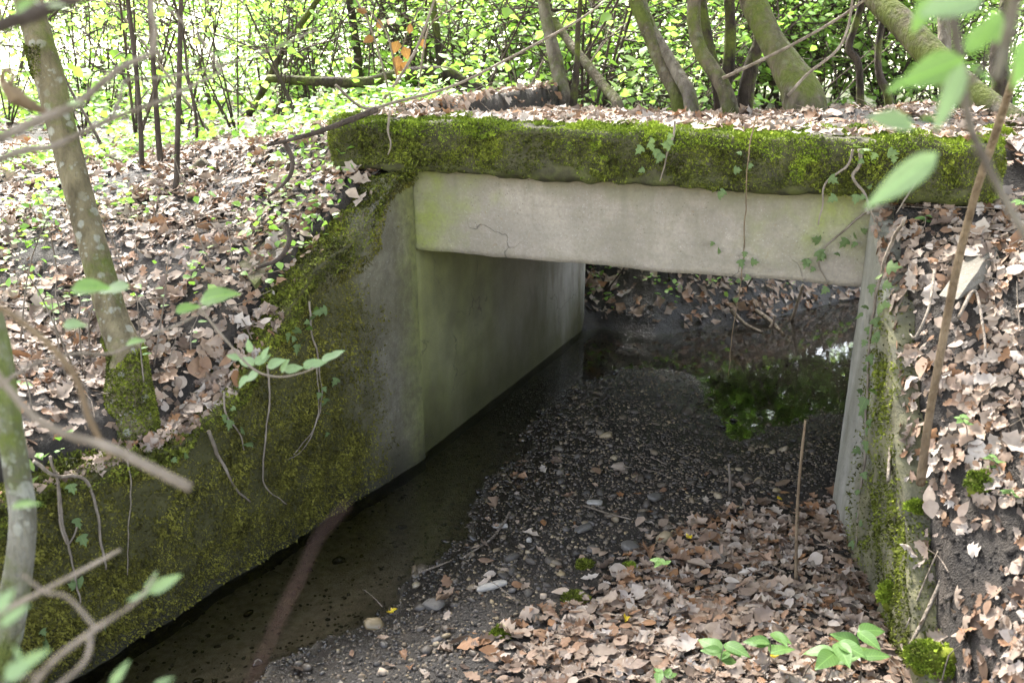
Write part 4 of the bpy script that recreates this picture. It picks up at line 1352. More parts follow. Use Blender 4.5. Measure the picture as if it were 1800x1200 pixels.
# ------------------------------------------------------------------ near branches and small plants
CR = Vector((math.cos(YAW), math.sin(YAW), 0))
CF = ray(900, 600).normalized()
CU = CR.cross(CF)
def unit(v):
    v = np.asarray(v, float)
    return v / (np.linalg.norm(v) + 1e-9)
def leaf_matrix(base, xdir, nrm, size):
    x = unit(xdir); n = np.asarray(nrm, float); n = unit(n - x * (n @ x)); y = np.cross(n, x)
    m = Matrix(((x[0], y[0], n[0], base[0]), (x[1], y[1], n[1], base[1]), (x[2], y[2], n[2], base[2]), (0, 0, 0, 1)))
    return m @ Matrix.Diagonal((size, size, size, 1))
_leafme = {}
def leaf_me(shape, mat):
    key = (shape, mat)
    if key not in _leafme:
        src = {'ovate': OVATE_FINE, 'lance': LANCE, 'hazel': HAZEL, 'ivy': IVY}[shape]
        _leafme[key] = [raw_mesh('leaf', v, f, M[mat]) for v, f in src]
    return rnd.choice(_leafme[key])
def add_leaf(root, base, xdir, nrm, size, shape, mat):
    o = put('leaf', leaf_me(shape, mat), root)
    b = np.asarray(base, float) - np.array(root.location)
    o.matrix_local = leaf_matrix(b, xdir, nrm, size)
    return o
def screen_leaf(root, px, py, d, ang, len_px, shape, mat, face=.6, away=.25):
    """leaf whose stalk is at a place in the air, pointing along ang (0 right, 90 up)"""
    p = atd(px, py, d)
    a = R(ang)
    x = CR * math.cos(a) + CU * math.sin(a) + CF * rnd.uniform(-away, away)
    n = (-CF) * face + Vector((0, 0, 1)) * (1 - face) + Vector((rnd.uniform(-.2, .2), rnd.uniform(-.2, .2), 0))
    add_leaf(root, p, x, n, len_px * d / FPX, shape, mat)
def stem(root, pts, d0, d1, widths, mat, name='stem', segs=8, rough=.06):
    n = len(pts)
    P = [np.array(atd(px, py, d0 + (d1 - d0) * k / (n - 1))) for k, (px, py) in enumerate(pts)]
    m = max(8, 5 * n)
    C = catmull(P, m)
    W = np.interp(np.linspace(0, 1, m), np.linspace(0, 1, len(widths)), widths)
    D = np.linspace(d0, d1, m)
    mb = MB(); mb.add(*tube_arrays(C - np.array(root.location), W * .5 * D / FPX, segs, rough, rnd.randrange(40), 20.))
    return mb.build(name, M[mat], root), C
def branch(name, label, cat, pts, d0, d1, widths, mat, subs=(), leaves=(), group=None):
    root = empty(name, tuple(atd(*pts[0], d0)), label, cat, group)
    stem(root, pts, d0, d1, widths, mat)
    for (p2, a, b, w) in subs:
        stem(root, p2, a, b, w, mat, 'twig', 6)
    for L in leaves:
        screen_leaf(root, *L)
    return root
rnd.seed(21)
branch('branch', 'thick blurred dark bough crossing the top left corner', 'branch', [(-30, 56), (40, 32), (90, 14), (160, -14)], 1.2, 1.3, [25, 23, 22], 'twig_dark',
       leaves=[(28, 22, 1.2, 40, 40, 'ovate', 'fresh_leaf', .5), (82, 12, 1.25, 10, 32, 'ovate', 'fresh_leaf', .4)])
branch('branch', 'grey-brown blurred branch rising from the left edge and kinking upwards', 'branch', [(-30, 256), (60, 215), (130, 185), (175, 150), (215, 118), (272, 92)], 1.5, 1.7, [16, 15, 14, 13, 12, 10], 'twig',
       subs=[([(270, 94), (273, 50), (266, 20), (268, -20)], 1.7, 1.75, [11, 9, 8]), ([(272, 92), (284, 100), (280, 106)], 1.7, 1.7, [10, 5])],
       leaves=[(118, 184, 1.55, 20, 24, 'ovate', 'fresh_leaf', .5)])
branch('branch', 'lower grey-brown blurred branch running from the left edge across the lichened trunk', 'branch', [(-30, 292), (40, 265), (90, 258), (135, 238), (200, 208), (280, 178), (340, 150), (390, 125)], 1.7, 2.0, [13, 12, 11, 10, 9, 8, 6, 5], 'twig',
       subs=[([(390, 125), (372, 95), (345, 60), (300, 20), (270, -10)], 2.0, 2.1, [7, 6, 5]), ([(196, 208), (212, 170), (222, 142), (290, 136), (380, 118), (470, 90), (560, 50)], 1.9, 2.3, [7, 6, 5, 4, 3])],
       leaves=[(376, 98, 2.0, 10, 28, 'ovate', 'fresh_leaf', .4), (350, 104, 2.0, 185, 26, 'ovate', 'fresh_leaf', .3)])
branch('branch', 'brown branch bending downwards over the leaf litter at the left edge', 'branch', [(-30, 520), (50, 575), (105, 625), (138, 675), (155, 730), (175, 770), (195, 800)], 1.6, 1.7, [9, 10, 11, 11, 10, 9], 'deadwood')
branch('branch', 'pale cut branch sweeping from the left edge to its sawn end', 'branch', [(-30, 625), (25, 695), (70, 740), (130, 768), (190, 785), (260, 820), (334, 857)], 1.4, 1.5, [10, 11, 12, 14, 16, 17, 18], 'twig')
branch('dead_twig', 'straight bare brown twig poking out above the mossy wing wall bottom left', 'twig', [(-10, 1082), (60, 1046), (130, 1010), (211, 966)], 1.5, 1.7, [9, 9, 8, 6], 'root')
branch('sallow_sprig', 'thin sprig with narrow pale green leaves in the bottom left corner', 'sprig', [(40, 1230), (90, 1165), (140, 1125), (190, 1090), (225, 1068), (255, 1040), (275, 1005)], 1.25, 1.45, [10, 9, 8, 6, 5, 4], 'twig',
       subs=[([(90, 1165), (60, 1185), (20, 1195)], 1.25, 1.2, [6, 4]), ([(170, 1105), (120, 1050), (80, 1040), (40, 1010)], 1.35, 1.4, [6, 5, 4]), ([(160, 1110), (150, 1160), (90, 1215)], 1.35, 1.3, [8, 7, 6])],
       leaves=[(262, 1040, 1.45, 28, 70, 'lance', 'pale_leaf', .7), (255, 1045, 1.45, 62, 42, 'lance', 'pale_leaf', .7), (262, 1042, 1.45, 195, 36, 'lance', 'pale_leaf', .5), (38, 1168, 1.25, 28, 60, 'lance', 'pale_leaf', .7), (40, 1165, 1.2, 120, 30, 'lance', 'pale_leaf', .7),
               (0, 1100, 1.25, 35, 55, 'lance', 'pale_leaf', .8), (-6, 1075, 1.2, 60, 40, 'ovate', 'pale_leaf', .6), (8, 1190, 1.2, 30, 50, 'ovate', 'pale_leaf', .6), (195, 1205, 1.3, 55, 50, 'lance', 'pale_leaf', .7), (270, 1205, 1.3, 25, 34, 'lance', 'pale_leaf', .6)])
branch('bramble_stem', 'red-brown blurred stem arching close to the camera at the bottom', 'stem', [(425, 1240), (452, 1175), (490, 1090), (530, 1010), (560, 945), (612, 884)], .7, .75, [5, 7, 8, 8, 8, 6], 'twig_red')
branch('leafy_twig', 'thin twig with bright green blurred leaves crossing the lichened trunk', 'sprig', [(-20, 690), (60, 640), (130, 622), (200, 620), (260, 590), (330, 562), (400, 515)], 2.0, 2.3, [7, 6, 6, 5, 4, 3], 'twig',
       leaves=[(125, 508, 2.0, 2, 66, 'ovate', 'fresh_leaf', .35), (228, 505, 2.0, 178, 50, 'ovate', 'pale_leaf', .5), (308, 548, 2.2, 18, 42, 'ovate', 'fresh_leaf', .35), (352, 530, 2.25, 22, 66, 'ovate', 'fresh_leaf', .45), (222, 605, 2.1, 12, 34, 'ovate', 'fresh_leaf', .4),
               (20, 892, 1.6, 8, 44, 'ovate', 'fresh_leaf', .3), (110, 572, 2.1, 10, 36, 'ovate', 'pale_leaf', .4)])
branch('sallow_sprig', 'slender twig with small pale paired leaves over the mossy wing wall', 'sprig', [(350, 540), (395, 595), (445, 648), (490, 662), (540, 652), (585, 628)], 2.9, 3.1, [5, 4, 4, 3, 3], 'root',
       leaves=[(x, y, 3.0, a, l, 'ovate', 'pale_leaf', .5) for x, y, a, l in [(446, 642, 150, 34), (448, 640, 40, 30), (470, 645, 30, 34), (460, 632, 60, 26), (455, 655, 200, 32), (495, 655, 60, 28), (500, 652, 20, 32), (535, 648, 50, 26), (545, 642, 15, 30), (565, 634, 25, 34), (580, 630, 40, 28), (440, 620, 100, 24), (425, 632, 160, 28), (436, 660, 230, 26)]])
branch('leafy_sprig', 'leafy sprig with large blurred green leaves hanging at the right edge', 'sprig', [(1664, -30), (1680, 60), (1694, 160), (1708, 230), (1738, 295), (1772, 360), (1815, 440)], 1.25, 1.35, [17, 17, 15, 14, 13, 13, 12], 'bark_grey',
       subs=[([(1694, 160), (1725, 120), (1760, 60), (1790, 10)], 1.28, 1.2, [8, 7, 6]), ([(1790, -20), (1770, 70), (1752, 140)], 1.1, 1.15, [20, 18, 12])],
       leaves=[(1696, 105, 1.25, 200, 105, 'ovate', 'fresh_leaf', .75), (1694, 112, 1.22, 250, 110, 'lance', 'pale_leaf', .8), (1606, 222, 1.3, 172, 82, 'ovate', 'pale_leaf', .6), (1648, 268, 1.25, 218, 145, 'lance', 'pale_leaf', .85), (1600, 140, 1.4, 205, 40, 'ovate', 'fresh_leaf', .6),
               (1815, 60, 1.1, 250, 90, 'ovate', 'fresh_leaf', .9), (1725, -10, 1.1, 200, 110, 'ovate', 'pale_leaf', .7), (1640, -5, 1.3, 240, 60, 'ovate', 'fresh_leaf', .6), (1700, 95, 1.3, 60, 60, 'ovate', 'fresh_leaf', .5), (1740, 15, 1.2, 290, 55, 'ovate', 'fresh_leaf', .6), (1700, 118, 1.3, 330, 52, 'ovate', 'fresh_leaf', .4), (1648, 212, 1.35, 175, 30, 'ovate', 'fresh_leaf', .4), (1750, 30, 1.15, 240, 60, 'ovate', 'fresh_leaf', .8), (1790, 130, 1.15, 20, 60, 'ovate', 'fresh_leaf', .8)])
# standing dead sticks
p0 = onz(1620, 850, .75)
branch('dead_stick', 'tall bare brown stick leaning upright on the right bank', 'stick', [(1618, 850), (1632, 740), (1650, 640), (1680, 480), (1715, 340), (1755, 220), (1790, 110)], 4.35, 3.2, [15, 14, 14, 14, 13, 13, 12], 'deadwood')
branch('thin_stick', 'thin dark red stick standing upright in the leaves before the culvert', 'stick', [(1399, 1030), (1401, 900), (1409, 800), (1416, 738)], 5.0, 4.8, [6, 5, 5, 4], 'deadwood')
branch('thin_stick', 'short thin stalk standing on the gravel inside the culvert mouth', 'stick', [(1283, 868), (1283, 840), (1281, 815)], 5.8, 5.7, [6, 5, 4], 'twig')
# twigs by the parapet and on the left bank
branch('dead_twig', 'dark forked twig jutting left from the end of the parapet', 'twig', [(662, 193), (600, 217), (540, 238), (470, 256)], 5.25, 5.0, [11, 10, 8, 5], 'twig_dark', subs=[([(500, 250), (512, 275), (513, 300), (500, 322), (472, 345)], 5.05, 5.0, [8, 8, 7, 4])])
branch('dead_twig', 'dark curved twig lying on the left bank beside the grey board', 'twig', [(503, 395), (508, 425), (490, 455), (450, 472)], 4.9, 4.8, [9, 9, 8, 5], 'twig_dark')
branch('dead_twig', 'long thin grey twig slanting over the left end of the parapet', 'twig', [(590, 150), (640, 190), (700, 178), (800, 150), (900, 100), (1010, 40), (1060, 5)], 5.6, 6.6, [5, 5, 5, 4, 4, 3], 'twig')
branch('dead_twig', 'long thin twig running from the thick leaning trunk down across the bridge top', 'twig', [(1270, 138), (1330, 110), (1400, 75), (1470, 35), (1520, 0)], 7.2, 7.4, [6, 5, 5, 4], 'twig')
branch('dead_twig', 'pale thin twig curving up through the thicket above the parapet', 'twig', [(670, 180), (700, 140), (730, 90), (750, 40), (770, -20)], 6.8, 7.0, [6, 5, 5, 4], 'twig')
branch('dead_twig', 'thin twig arching above the right part of the parapet', 'twig', [(1385, 168), (1420, 130), (1470, 90), (1490, 50), (1500, -10)], 7.0, 7.4, [5, 5, 4, 4], 'twig')

# hanging roots and ivy
def wall_pt(px, py, where):
    if where == 'par': return at(px, py, 5.075)
    if where == 'beam': return at(px, py, 5.25)
    if where == 'lw':
        a = np.array([-2.53, 5.2]); n_ = np.array([1.0, -.186]); off = .045
    else:
        a = np.array([0, 5.2]); n_ = np.array([-1.0, -.245]); off = .035
    n_ = n_ / np.linalg.norm(n_)
    r = ray(px, py)
    t_ = (n_ @ a + off) / (n_[0] * r.x + n_[1] * r.y)
    return Vector((0, 0, CAM_Z)) + r * t_
WN = {'par': (0, -1, .25), 'beam': (0, -1, .2), 'lw': (1, -.3, .3), 'rw': (-.7, -.8, .3)}
def vine(name, label, cat, pts, where, w, mat, leaves=0, size=.045, jitter=.05, leaf_mat_='ivy', shape='ivy', leaf_px=None, stem_name='stem'):
    W = where if isinstance(where, (list, tuple)) else [where] * len(pts)
    P = [np.array(wall_pt(px, py, wv)) for (px, py), wv in zip(pts, W)]
    C = catmull(P, max(8, 6 * len(P)))
    root = empty(name, tuple(P[0]), label, cat)
    rad = np.linspace(w, w * .5, len(C)) * .5 * np.linalg.norm(C - np.array([0, 0, CAM_Z]), axis=1) / FPX
    C = C + .006 * np.stack([fbm(C, 14, 2, 3), fbm(C, 14, 2, 4), fbm(C, 14, 2, 5)], 1)
    mb = MB(); mb.add(*tube_arrays(C - P[0], rad, 6, .1, 3, 30.))
    mb.build(stem_name, M[mat], root)
    spots_ = [(C[rnd.randrange(len(C))], None) for _ in range(leaves)]
    for (px, py) in (leaf_px or []):
        k = int(np.argmin([abs(px - q[0]) + abs(py - q[1]) for q in pts]))
        spots_.append((np.array(wall_pt(px, py, W[k])), W[k]))
    for b, wv in spots_:
        wv = wv or W[0]
        nn = np.array(WN[wv]) + np.random.default_rng(rnd.randrange(9999)).normal(0, .35, 3)
        jj = np.zeros(3) if leaf_px else np.array([rnd.uniform(-jitter, jitter), rnd.uniform(-.03, .0), rnd.uniform(-jitter, jitter)])
        xd = np.array([rnd.uniform(-1, 1), -.3, rnd.uniform(-1.2, .3)])
        add_leaf(root, b + jj + np.array(unit(WN[wv])) * .015, xd, nn, size * rnd.uniform(.6, 1.25), shape, leaf_mat_)
    return root
rnd.seed(33)
vine('ivy_vine', 'ivy tuft with a curling stem hanging over the middle of the parapet', 'ivy', [(1188, 212), (1185, 240), (1172, 275), (1160, 318)], 'par', 5, 'root', leaf_px=[(1130, 258), (1142, 252), (1155, 262), (1165, 270), (1172, 248), (1180, 258), (1150, 245), (1134, 298), (1160, 280), (1182, 236)], size=.05)
vine('ivy_vine', 'long ivy strand trailing over the beam and down across the opening', 'ivy', [(1330, 205), (1318, 260), (1312, 320), (1308, 420), (1302, 500), (1290, 570), (1280, 660)], ['par', 'par', 'par', 'beam', 'beam', 'beam', 'beam'], 2.6, 'deadwood',
     leaf_px=[(1255, 425), (1262, 440), (1310, 442), (1302, 456), (1320, 460), (1318, 484), (1298, 528), (1302, 492), (1275, 335), (1262, 345), (1290, 300), (1322, 288), (1305, 270)], size=.045)
vine('ivy_vine', 'ivy strand looping over the parapet left of the blurred white leaf', 'ivy', [(1498, 262), (1490, 290), (1455, 320), (1446, 355), (1438, 395)], 'par', 5, 'root', leaf_px=[(1500, 258), (1512, 264), (1525, 262), (1540, 270), (1560, 268), (1572, 275), (1470, 345), (1458, 312), (1518, 282)], size=.05)
vine('ivy_vine', 'twisted ivy stem hanging down to the right corner of the beam', 'ivy', [(1512, 262), (1512, 290), (1500, 310), (1518, 340), (1528, 365), (1536, 390)], 'par', 7, 'root', leaf_px=[(1506, 342), (1520, 344), (1532, 330)], size=.05)
vine('ivy_vine', 'ivy spray creeping over the right end of the beam face', 'ivy', [(1530, 365), (1490, 400), (1455, 430), (1440, 460), (1455, 500)], 'beam', 4, 'root', leaf_px=[(1420, 455), (1432, 470), (1438, 440), (1450, 445), (1425, 462), (1490, 420), (1505, 425), (1500, 412), (1515, 408), (1476, 446), (1442, 424), (1455, 505)], size=.055)
vine('ivy_vine', 'leafy ivy climbing the full height of the right wing wall edge', 'ivy', [(1590, 385), (1562, 440), (1540, 520), (1528, 620), (1524, 720), (1520, 800), (1512, 880), (1505, 960)], 'rw', 6, 'root',
     leaf_px=[(1548, 485), (1535, 500), (1530, 540), (1545, 545), (1520, 550), (1555, 535), (1540, 560), (1528, 575), (1538, 590), (1525, 598), (1530, 625), (1522, 645), (1528, 655), (1520, 690), (1526, 700), (1518, 720), (1530, 738), (1545, 690), (1524, 760), (1516, 790), (1526, 775), (1520, 830), (1512, 860), (1508, 905), (1515, 915), (1500, 950), (1556, 500), (1562, 470)], size=.062)
vine('ivy_vine', 'ivy strand with pointed leaves on the mossy left wing wall', 'ivy', [(545, 530), (548, 580), (560, 640), (566, 700), (550, 755), (515, 800)], 'lw', 4, 'root',
     leaf_px=[(505, 585), (515, 592), (525, 580), (535, 595), (545, 575), (520, 605), (550, 555), (540, 565), (560, 690), (565, 680), (572, 700), (570, 725), (560, 548), (572, 545), (555, 540), (590, 665), (575, 760)], size=.055)
vine('ivy_vine', 'short ivy runner low on the mossy left wing wall', 'ivy', [(395, 690), (400, 730), (420, 760), (430, 790)], 'lw', 4, 'root', leaf_px=[(392, 728), (402, 738), (425, 755), (430, 778), (440, 770), (320, 800), (300, 805), (410, 715)], size=.05)
vine('ivy_vine', 'ivy runner with a few leaves on the dark lower left wing wall', 'ivy', [(90, 800), (105, 870), (118, 950), (135, 1030), (140, 1060)], 'lw', 5, 'root', leaf_px=[(130, 910), (138, 940), (130, 1030), (142, 1026), (70, 1105), (80, 1125), (180, 1095), (55, 815), (60, 838), (120, 850)], size=.06)
for lab, pts, wv, w in [
    ('pale hanging root with a split end on the left wing wall', [(366, 758), (384, 800), (412, 856), (440, 881)], 'lw', 7),
    ('thin pale root hanging straight down the centre of the left wing wall', [(470, 640), (474, 700), (465, 780), (462, 830), (470, 860), (505, 886)], 'lw', 4),
    ('curved hanging root loop below the lichened tree', [(60, 812), (100, 838), (150, 842), (168, 890), (178, 950), (186, 1000)], 'lw', 7),
    ('thin root looping against the dark wing wall at left', [(98, 830), (105, 890), (115, 952), (128, 945), (138, 915)], 'lw', 5),
    ('fine root hanging on the right part of the left wing wall', [(556, 640), (560, 720), (540, 780), (520, 800), (500, 808)], 'lw', 3),
    ('hair-thin root hanging beside the tree foot', [(222, 800), (230, 850), (226, 920), (224, 1010)], 'lw', 3),
    ]:
    vine('hanging_root', lab, 'root', pts, wv, w, 'root', stem_name='root_strand')
vine('hanging_root', 'pale thin root dangling over the left part of the parapet', 'root', [(685, 195), (681, 225), (686, 250), (682, 272)], 'par', 5, 'root', stem_name='root_strand')
vine('hanging_root', 'pale forked root dangling over the right end of the parapet', 'root', [(1625, 300), (1605, 330), (1590, 350), (1575, 375)], 'par', 4, 'root', stem_name='root_strand')
# bank roots on the right
def ground_path(name, label, cat, pts, zguess, w, mat, lift=.012):
    P = []
    for px, py in pts:
        z = zguess
        for _ in range(14):
            q = onz(px, py, z)
            z = .5 * z + .5 * ground_z(q.x, q.y)
        P.append(np.array([q.x, q.y, z + lift]))
    C = catmull(P, 6 * len(P))
    root = empty(name, tuple(P[0]), label, cat)
    D = np.linalg.norm(C - np.array([0, 0, CAM_Z]), axis=1)
    mb = MB(); mb.add(*tube_arrays(C - P[0], np.linspace(w, w * .6, len(C)) * .5 * D / FPX, 7, .1, 2, 25.))
    mb.build('root_strand' if cat == 'root' else 'stem', M[mat], root)
    return root
ground_path('bank_root', 'long grey root curving down the bare soil of the right bank', 'root', [(1692, 960), (1680, 1010), (1640, 1060), (1600, 1100), (1580, 1130)], .8, 8, 'root', .03)
ground_path('bank_root', 'thin straight root crossing the bare soil of the right bank', 'root', [(1680, 985), (1640, 1015), (1600, 1048)], .8, 4, 'root', .03)
ground_path('bank_root', 'root running from the mossy tuft along the right wall top', 'root', [(1560, 850), (1600, 870), (1645, 890), (1635, 905), (1600, 925)], .8, 6, 'deadwood', .05)
ground_path('dead_twig', 'pale curved twig on the right bank beside the stick', 'twig', [(1645, 460), (1640, 490), (1620, 515), (1608, 525)], 1.4, 5, 'root', .05)
ground_path('dead_twig', 'white curved twig end on the right bank below the bare soil patch', 'twig', [(1596, 562), (1592, 585), (1570, 600), (1550, 612)], 1.3, 6, 'root', .05)
ground_path('dead_twig', 'thin twig running down the right bank next to the concrete slab', 'twig', [(1700, 455), (1715, 500), (1735, 540), (1742, 570)], 1.4, 6, 'twig', .06)
ground_path('dead_twig', 'bent twig lying across the upper water edge of the gravel bar', 'twig', [(896, 905), (885, 925), (860, 955), (815, 985)], .06, 5, 'twig', .02)
ground_path('dead_twig', 'straight thin twig lying in the shallow water beside the bar', 'twig', [(735, 1012), (765, 1002), (795, 990)], .02, 5, 'twig', .02)
ground_path('dead_twig', 'thin straight twig lying on the gravel among the first leaves', 'twig', [(1030, 895), (1070, 908), (1110, 918)], .08, 4, 'twig', .02)
# debris in the far water
for lab, pts, d0, d1, w in [
    ('pale stick standing slanted in the water beyond the culvert', [(1385, 582), (1398, 545), (1412, 500)], 9.6, 9.5, [7, 6, 5]),
    ('wet forked branch lying in the water beyond the culvert', [(1328, 545), (1355, 565), (1378, 590)], 9.5, 9.2, [8, 8, 6]),
    ('small upright side twig of driftwood beyond the culvert', [(1348, 582), (1358, 570), (1362, 555)], 9.3, 9.3, [6, 5, 4]),
    ('wet driftwood stick at the foot of the far bank', [(1285, 545), (1310, 570), (1340, 585)], 9.3, 9.1, [8, 7, 5]),
    ('thick pale log half sunk at the far side of the pool', [(1300, 520), (1325, 528), (1345, 540)], 10.2, 10.1, [18, 17, 14]),
    ('arched bare root under the far end of the culvert', [(1300, 515), (1325, 508), (1360, 515), (1385, 540)], 10.2, 10., [7, 7, 6, 5]),
    ]:
    branch('driftwood', lab, 'driftwood', pts, d0, d1, w, 'twig')

# moss cushions
def moss_cushion(px, py, zg, rx, rz, label, mat='moss_bright', nb=1500, where=None):
    if where:
        p = wall_pt(px, py, where)
    else:
        z = zg
        for _ in range(14):
            p = onz(px, py, z)
            z = .5 * z + .5 * ground_z(p.x, p.y)
        p = Vector((p.x, p.y, z))
    u = rng.normal(0, 1, (nb, 3)); u[:, 2] = np.abs(u[:, 2]); u /= np.linalg.norm(u, axis=1)[:, None]
    k = 1 + .3 * fbm(u + px, 2.2, 2, 5)
    P = u * np.array([rx, rx * .8, rz]) * k[:, None]
    o = moss_mesh('moss_cushion', P, u, .014, M[mat], None, .1, .5, False)
    # solid core so that no light shows through
    V, F = pebble(int(px), 2)
    V = V / np.abs(V).max(0) * np.array([rx, rx * .8, rz]) * .93
    core = put('moss_core', raw_mesh('moss_core', V, F, M['moss']), o)
    o.location = p
    return tag(o, label, 'moss')
moss_cushion(1722, 855, .9, .055, .06, 'bright round moss cushion on the right bank beside dead leaves')
moss_cushion(1612, 895, .7, .04, .035, 'small bright moss cushion right above the right wing wall')
moss_cushion(880, 1118, .08, .04, .04, 'small bright moss tuft on the gravel at the leaf edge')
moss_cushion(1010, 1052, .08, .055, .025, 'low green moss patch on a stone in the gravel', 'moss')
moss_cushion(1028, 995, .08, .04, .025, 'small dark green moss tuft further up the gravel bar', 'moss')
moss_cushion(1105, 1000, .08, .035, .025, 'green moss tuft between stone and leaves at the bar top', 'moss_bright')
moss_cushion(512, 560, 1.25, .07, .085, 'rounded moss cushion on the rim of the left wing wall', 'moss_bright', 2200)
moss_cushion(1555, 845, .75, .04, .02, 'yellowish moss tuft on the rim of the right wing wall', 'moss_bright')
moss_cushion(1640, 1165, .35, .10, .09, 'large bright moss cushion at the bottom right corner of the wing', 'moss_bright', 3500)
moss_cushion(1560, 1052, .3, .04, .07, 'moss clump hanging on the right wing wall', 'moss_bright', 1500, 'rw')
moss_cushion(1490, 152, 2.15, .09, .05, 'green moss mound on top of the soil heap behind the parapet', 'moss_bright')
moss_cushion(1745, 240, 2.1, .10, .05, 'bright moss pad on the right end of the parapet', 'moss_bright', 2500)

# small coloured leaves
def single_leaf(px, py, zg, size, mat, label, name='fallen_leaf'):
    z = zg
    for _ in range(14):
        p = onz(px, py, z)
        z = .5 * z + .5 * ground_z(p.x, p.y)
    o = put(name, raw_mesh(name, *[(v, f) for v, f in [OAK[rnd.randrange(7)]]][0], M[mat]))
    o.matrix_world = Matrix.Translation((p.x, p.y, max(z, 0) + .035)) @ Matrix.Rotation(rnd.random() * 6, 4, 'Z') @ Matrix.Rotation(.35, 4, 'X') @ Matrix.Scale(size, 4)
    return tag(o, label, 'leaf')
single_leaf(690, 1087, .02, .055, 'yellow', 'bright yellow leaf lying alone in the shallow water')
single_leaf(1210, 953, .12, .05, 'yellow', 'yellow leaf among brown leaves at the top of the leaf bed')
single_leaf(1100, 1098, .12, .05, 'yellow', 'yellow leaf in the middle of the brown leaf bed')
single_leaf(1362, 1165, .15, .06, 'yellow', 'yellow leaf below the green seedlings')
single_leaf(1772, 878, .9, .05, 'yellow', 'small yellow leaf on the right bank near the moss cushion')
single_leaf(1370, 885, .1, .045, 'yellow', 'faded yellow leaf in the shade of the right wing wall')
single_leaf(1330, 283, 2.0, .05, 'orange', 'orange-brown leaf caught on the parapet front')

# seedlings
def seedling(px, Y, h, nl, size, label, mat='seedling', name='seedling', zg=None):
    p = at(px, 1150, Y)
    z = ground_z(p.x, p.y) if zg is None else zg
    root = empty(name, (p.x, p.y, z), label, 'plant')
    lean = np.array([rnd.uniform(-.05, .05), rnd.uniform(-.05, .05), h])
    path = catmull([np.zeros(3), lean * .5 + np.array([.01, 0, 0]), lean], 6)
    mb = MB(); mb.add(*tube_arrays(path, np.linspace(.003, .0015, 6), 5))
    mb.build('stem', M['twig'], root)
    for k in range(nl):
        th = k * 2.4 + rnd.random()
        b = path[3 + (k % 3)]
        xd = np.array([math.cos(th), math.sin(th), rnd.uniform(-.1, .3)])
        add_leaf(root, np.array(root.location) + b, xd, (rnd.uniform(-.2, .2), rnd.uniform(-.5, 0), 1), size * rnd.uniform(.7, 1.1), 'ovate', mat)
    return root
seedling(1250, 3.45, .20, 6, .105, 'green seedling with broad leaves, leftmost of those at the bottom edge')
seedling(1345, 3.5, .22, 6, .11, 'green seedling with broad leaves, second from left at the bottom edge')
seedling(1450, 3.5, .22, 7, .12, 'green seedling with the largest leaves in the row at the bottom edge')
seedling(1520, 3.55, .24, 6, .11, 'green seedling against the foot of the right wing wall')
seedling(1180, 3.4, .06, 4, .06, 'tiny green seedling in the leaves left of the seedling row')
for px, py, zg, lab in [(1735, 850, .95, 'small green plant growing beside the moss cushion on the right bank'), (1790, 890, .95, 'small green plant at the right edge beside the yellow leaf'), (1770, 760, 1.0, 'pale green blade-leaved plant on the right bank'), (1720, 640, 1.2, 'tiny green plant below the bare soil patch of the right bank'),
                        (1630, 930, .7, 'little ivy-leaved plant at the edge of the right bank soil'), (1180, 810, .08, 'tiny green weed on the gravel inside the culvert mouth'), (1785, 330, 1.75, 'small green plant right of the parapet end'), (1620, 400, 1.6, 'small green plant under the right end of the parapet')]:
    z = zg
    for _ in range(14):
        q = onz(px, py, z); z = .5 * z + .5 * ground_z(q.x, q.y)
    sd = seedling(900, 5, .07, 5, .05, lab, 'fresh_leaf', 'ground_plant')
    sd.location = (q.x, q.y, z)
# autumn-coloured sprig
branch('orange_sprig', 'sprig with orange leaves glowing in the green thicket', 'sprig', [(700, 150), (690, 100), (680, 60), (650, 20)], 8.0, 8.0, [4, 3, 3], 'twig',
       leaves=[(658, 66, 8., 200, 20, 'hazel', 'orange', .7), (668, 52, 8., 100, 18, 'hazel', 'orange', .7), (682, 44, 8., 60, 20, 'hazel', 'orange', .7), (700, 72, 8., 250, 22, 'hazel', 'orange', .7), (710, 82, 8., 290, 22, 'hazel', 'orange', .7), (738, 68, 8., 300, 18, 'hazel', 'orange', .6),
               (700, 98, 8., 260, 22, 'hazel', 'orange', .7), (715, 108, 8., 240, 22, 'hazel', 'orange', .7), (704, 115, 8., 250, 20, 'hazel', 'orange', .7), (646, 22, 8., 160, 20, 'hazel', 'orange', .6), (720, 60, 8., 90, 18, 'hazel', 'orange', .6)])
# withered curled leaf by the trunk
root = empty('withered_leaf', tuple(atd(80, 195, 2.0)), 'withered curled brown leaf hanging beside the lichened trunk at left', 'leaf')
for k, (pts, w) in enumerate([([(80, 195), (50, 185), (25, 168), (8, 150)], [10, 26, 30, 12]), ([(20, 165), (4, 140), (8, 124), (22, 130), (20, 148)], [14, 10, 9, 6])]):
    stem(root, pts, 2.0, 1.95, w, 'deadwood', 'curled_blade' if k == 0 else 'curled_tip', 9, .35)
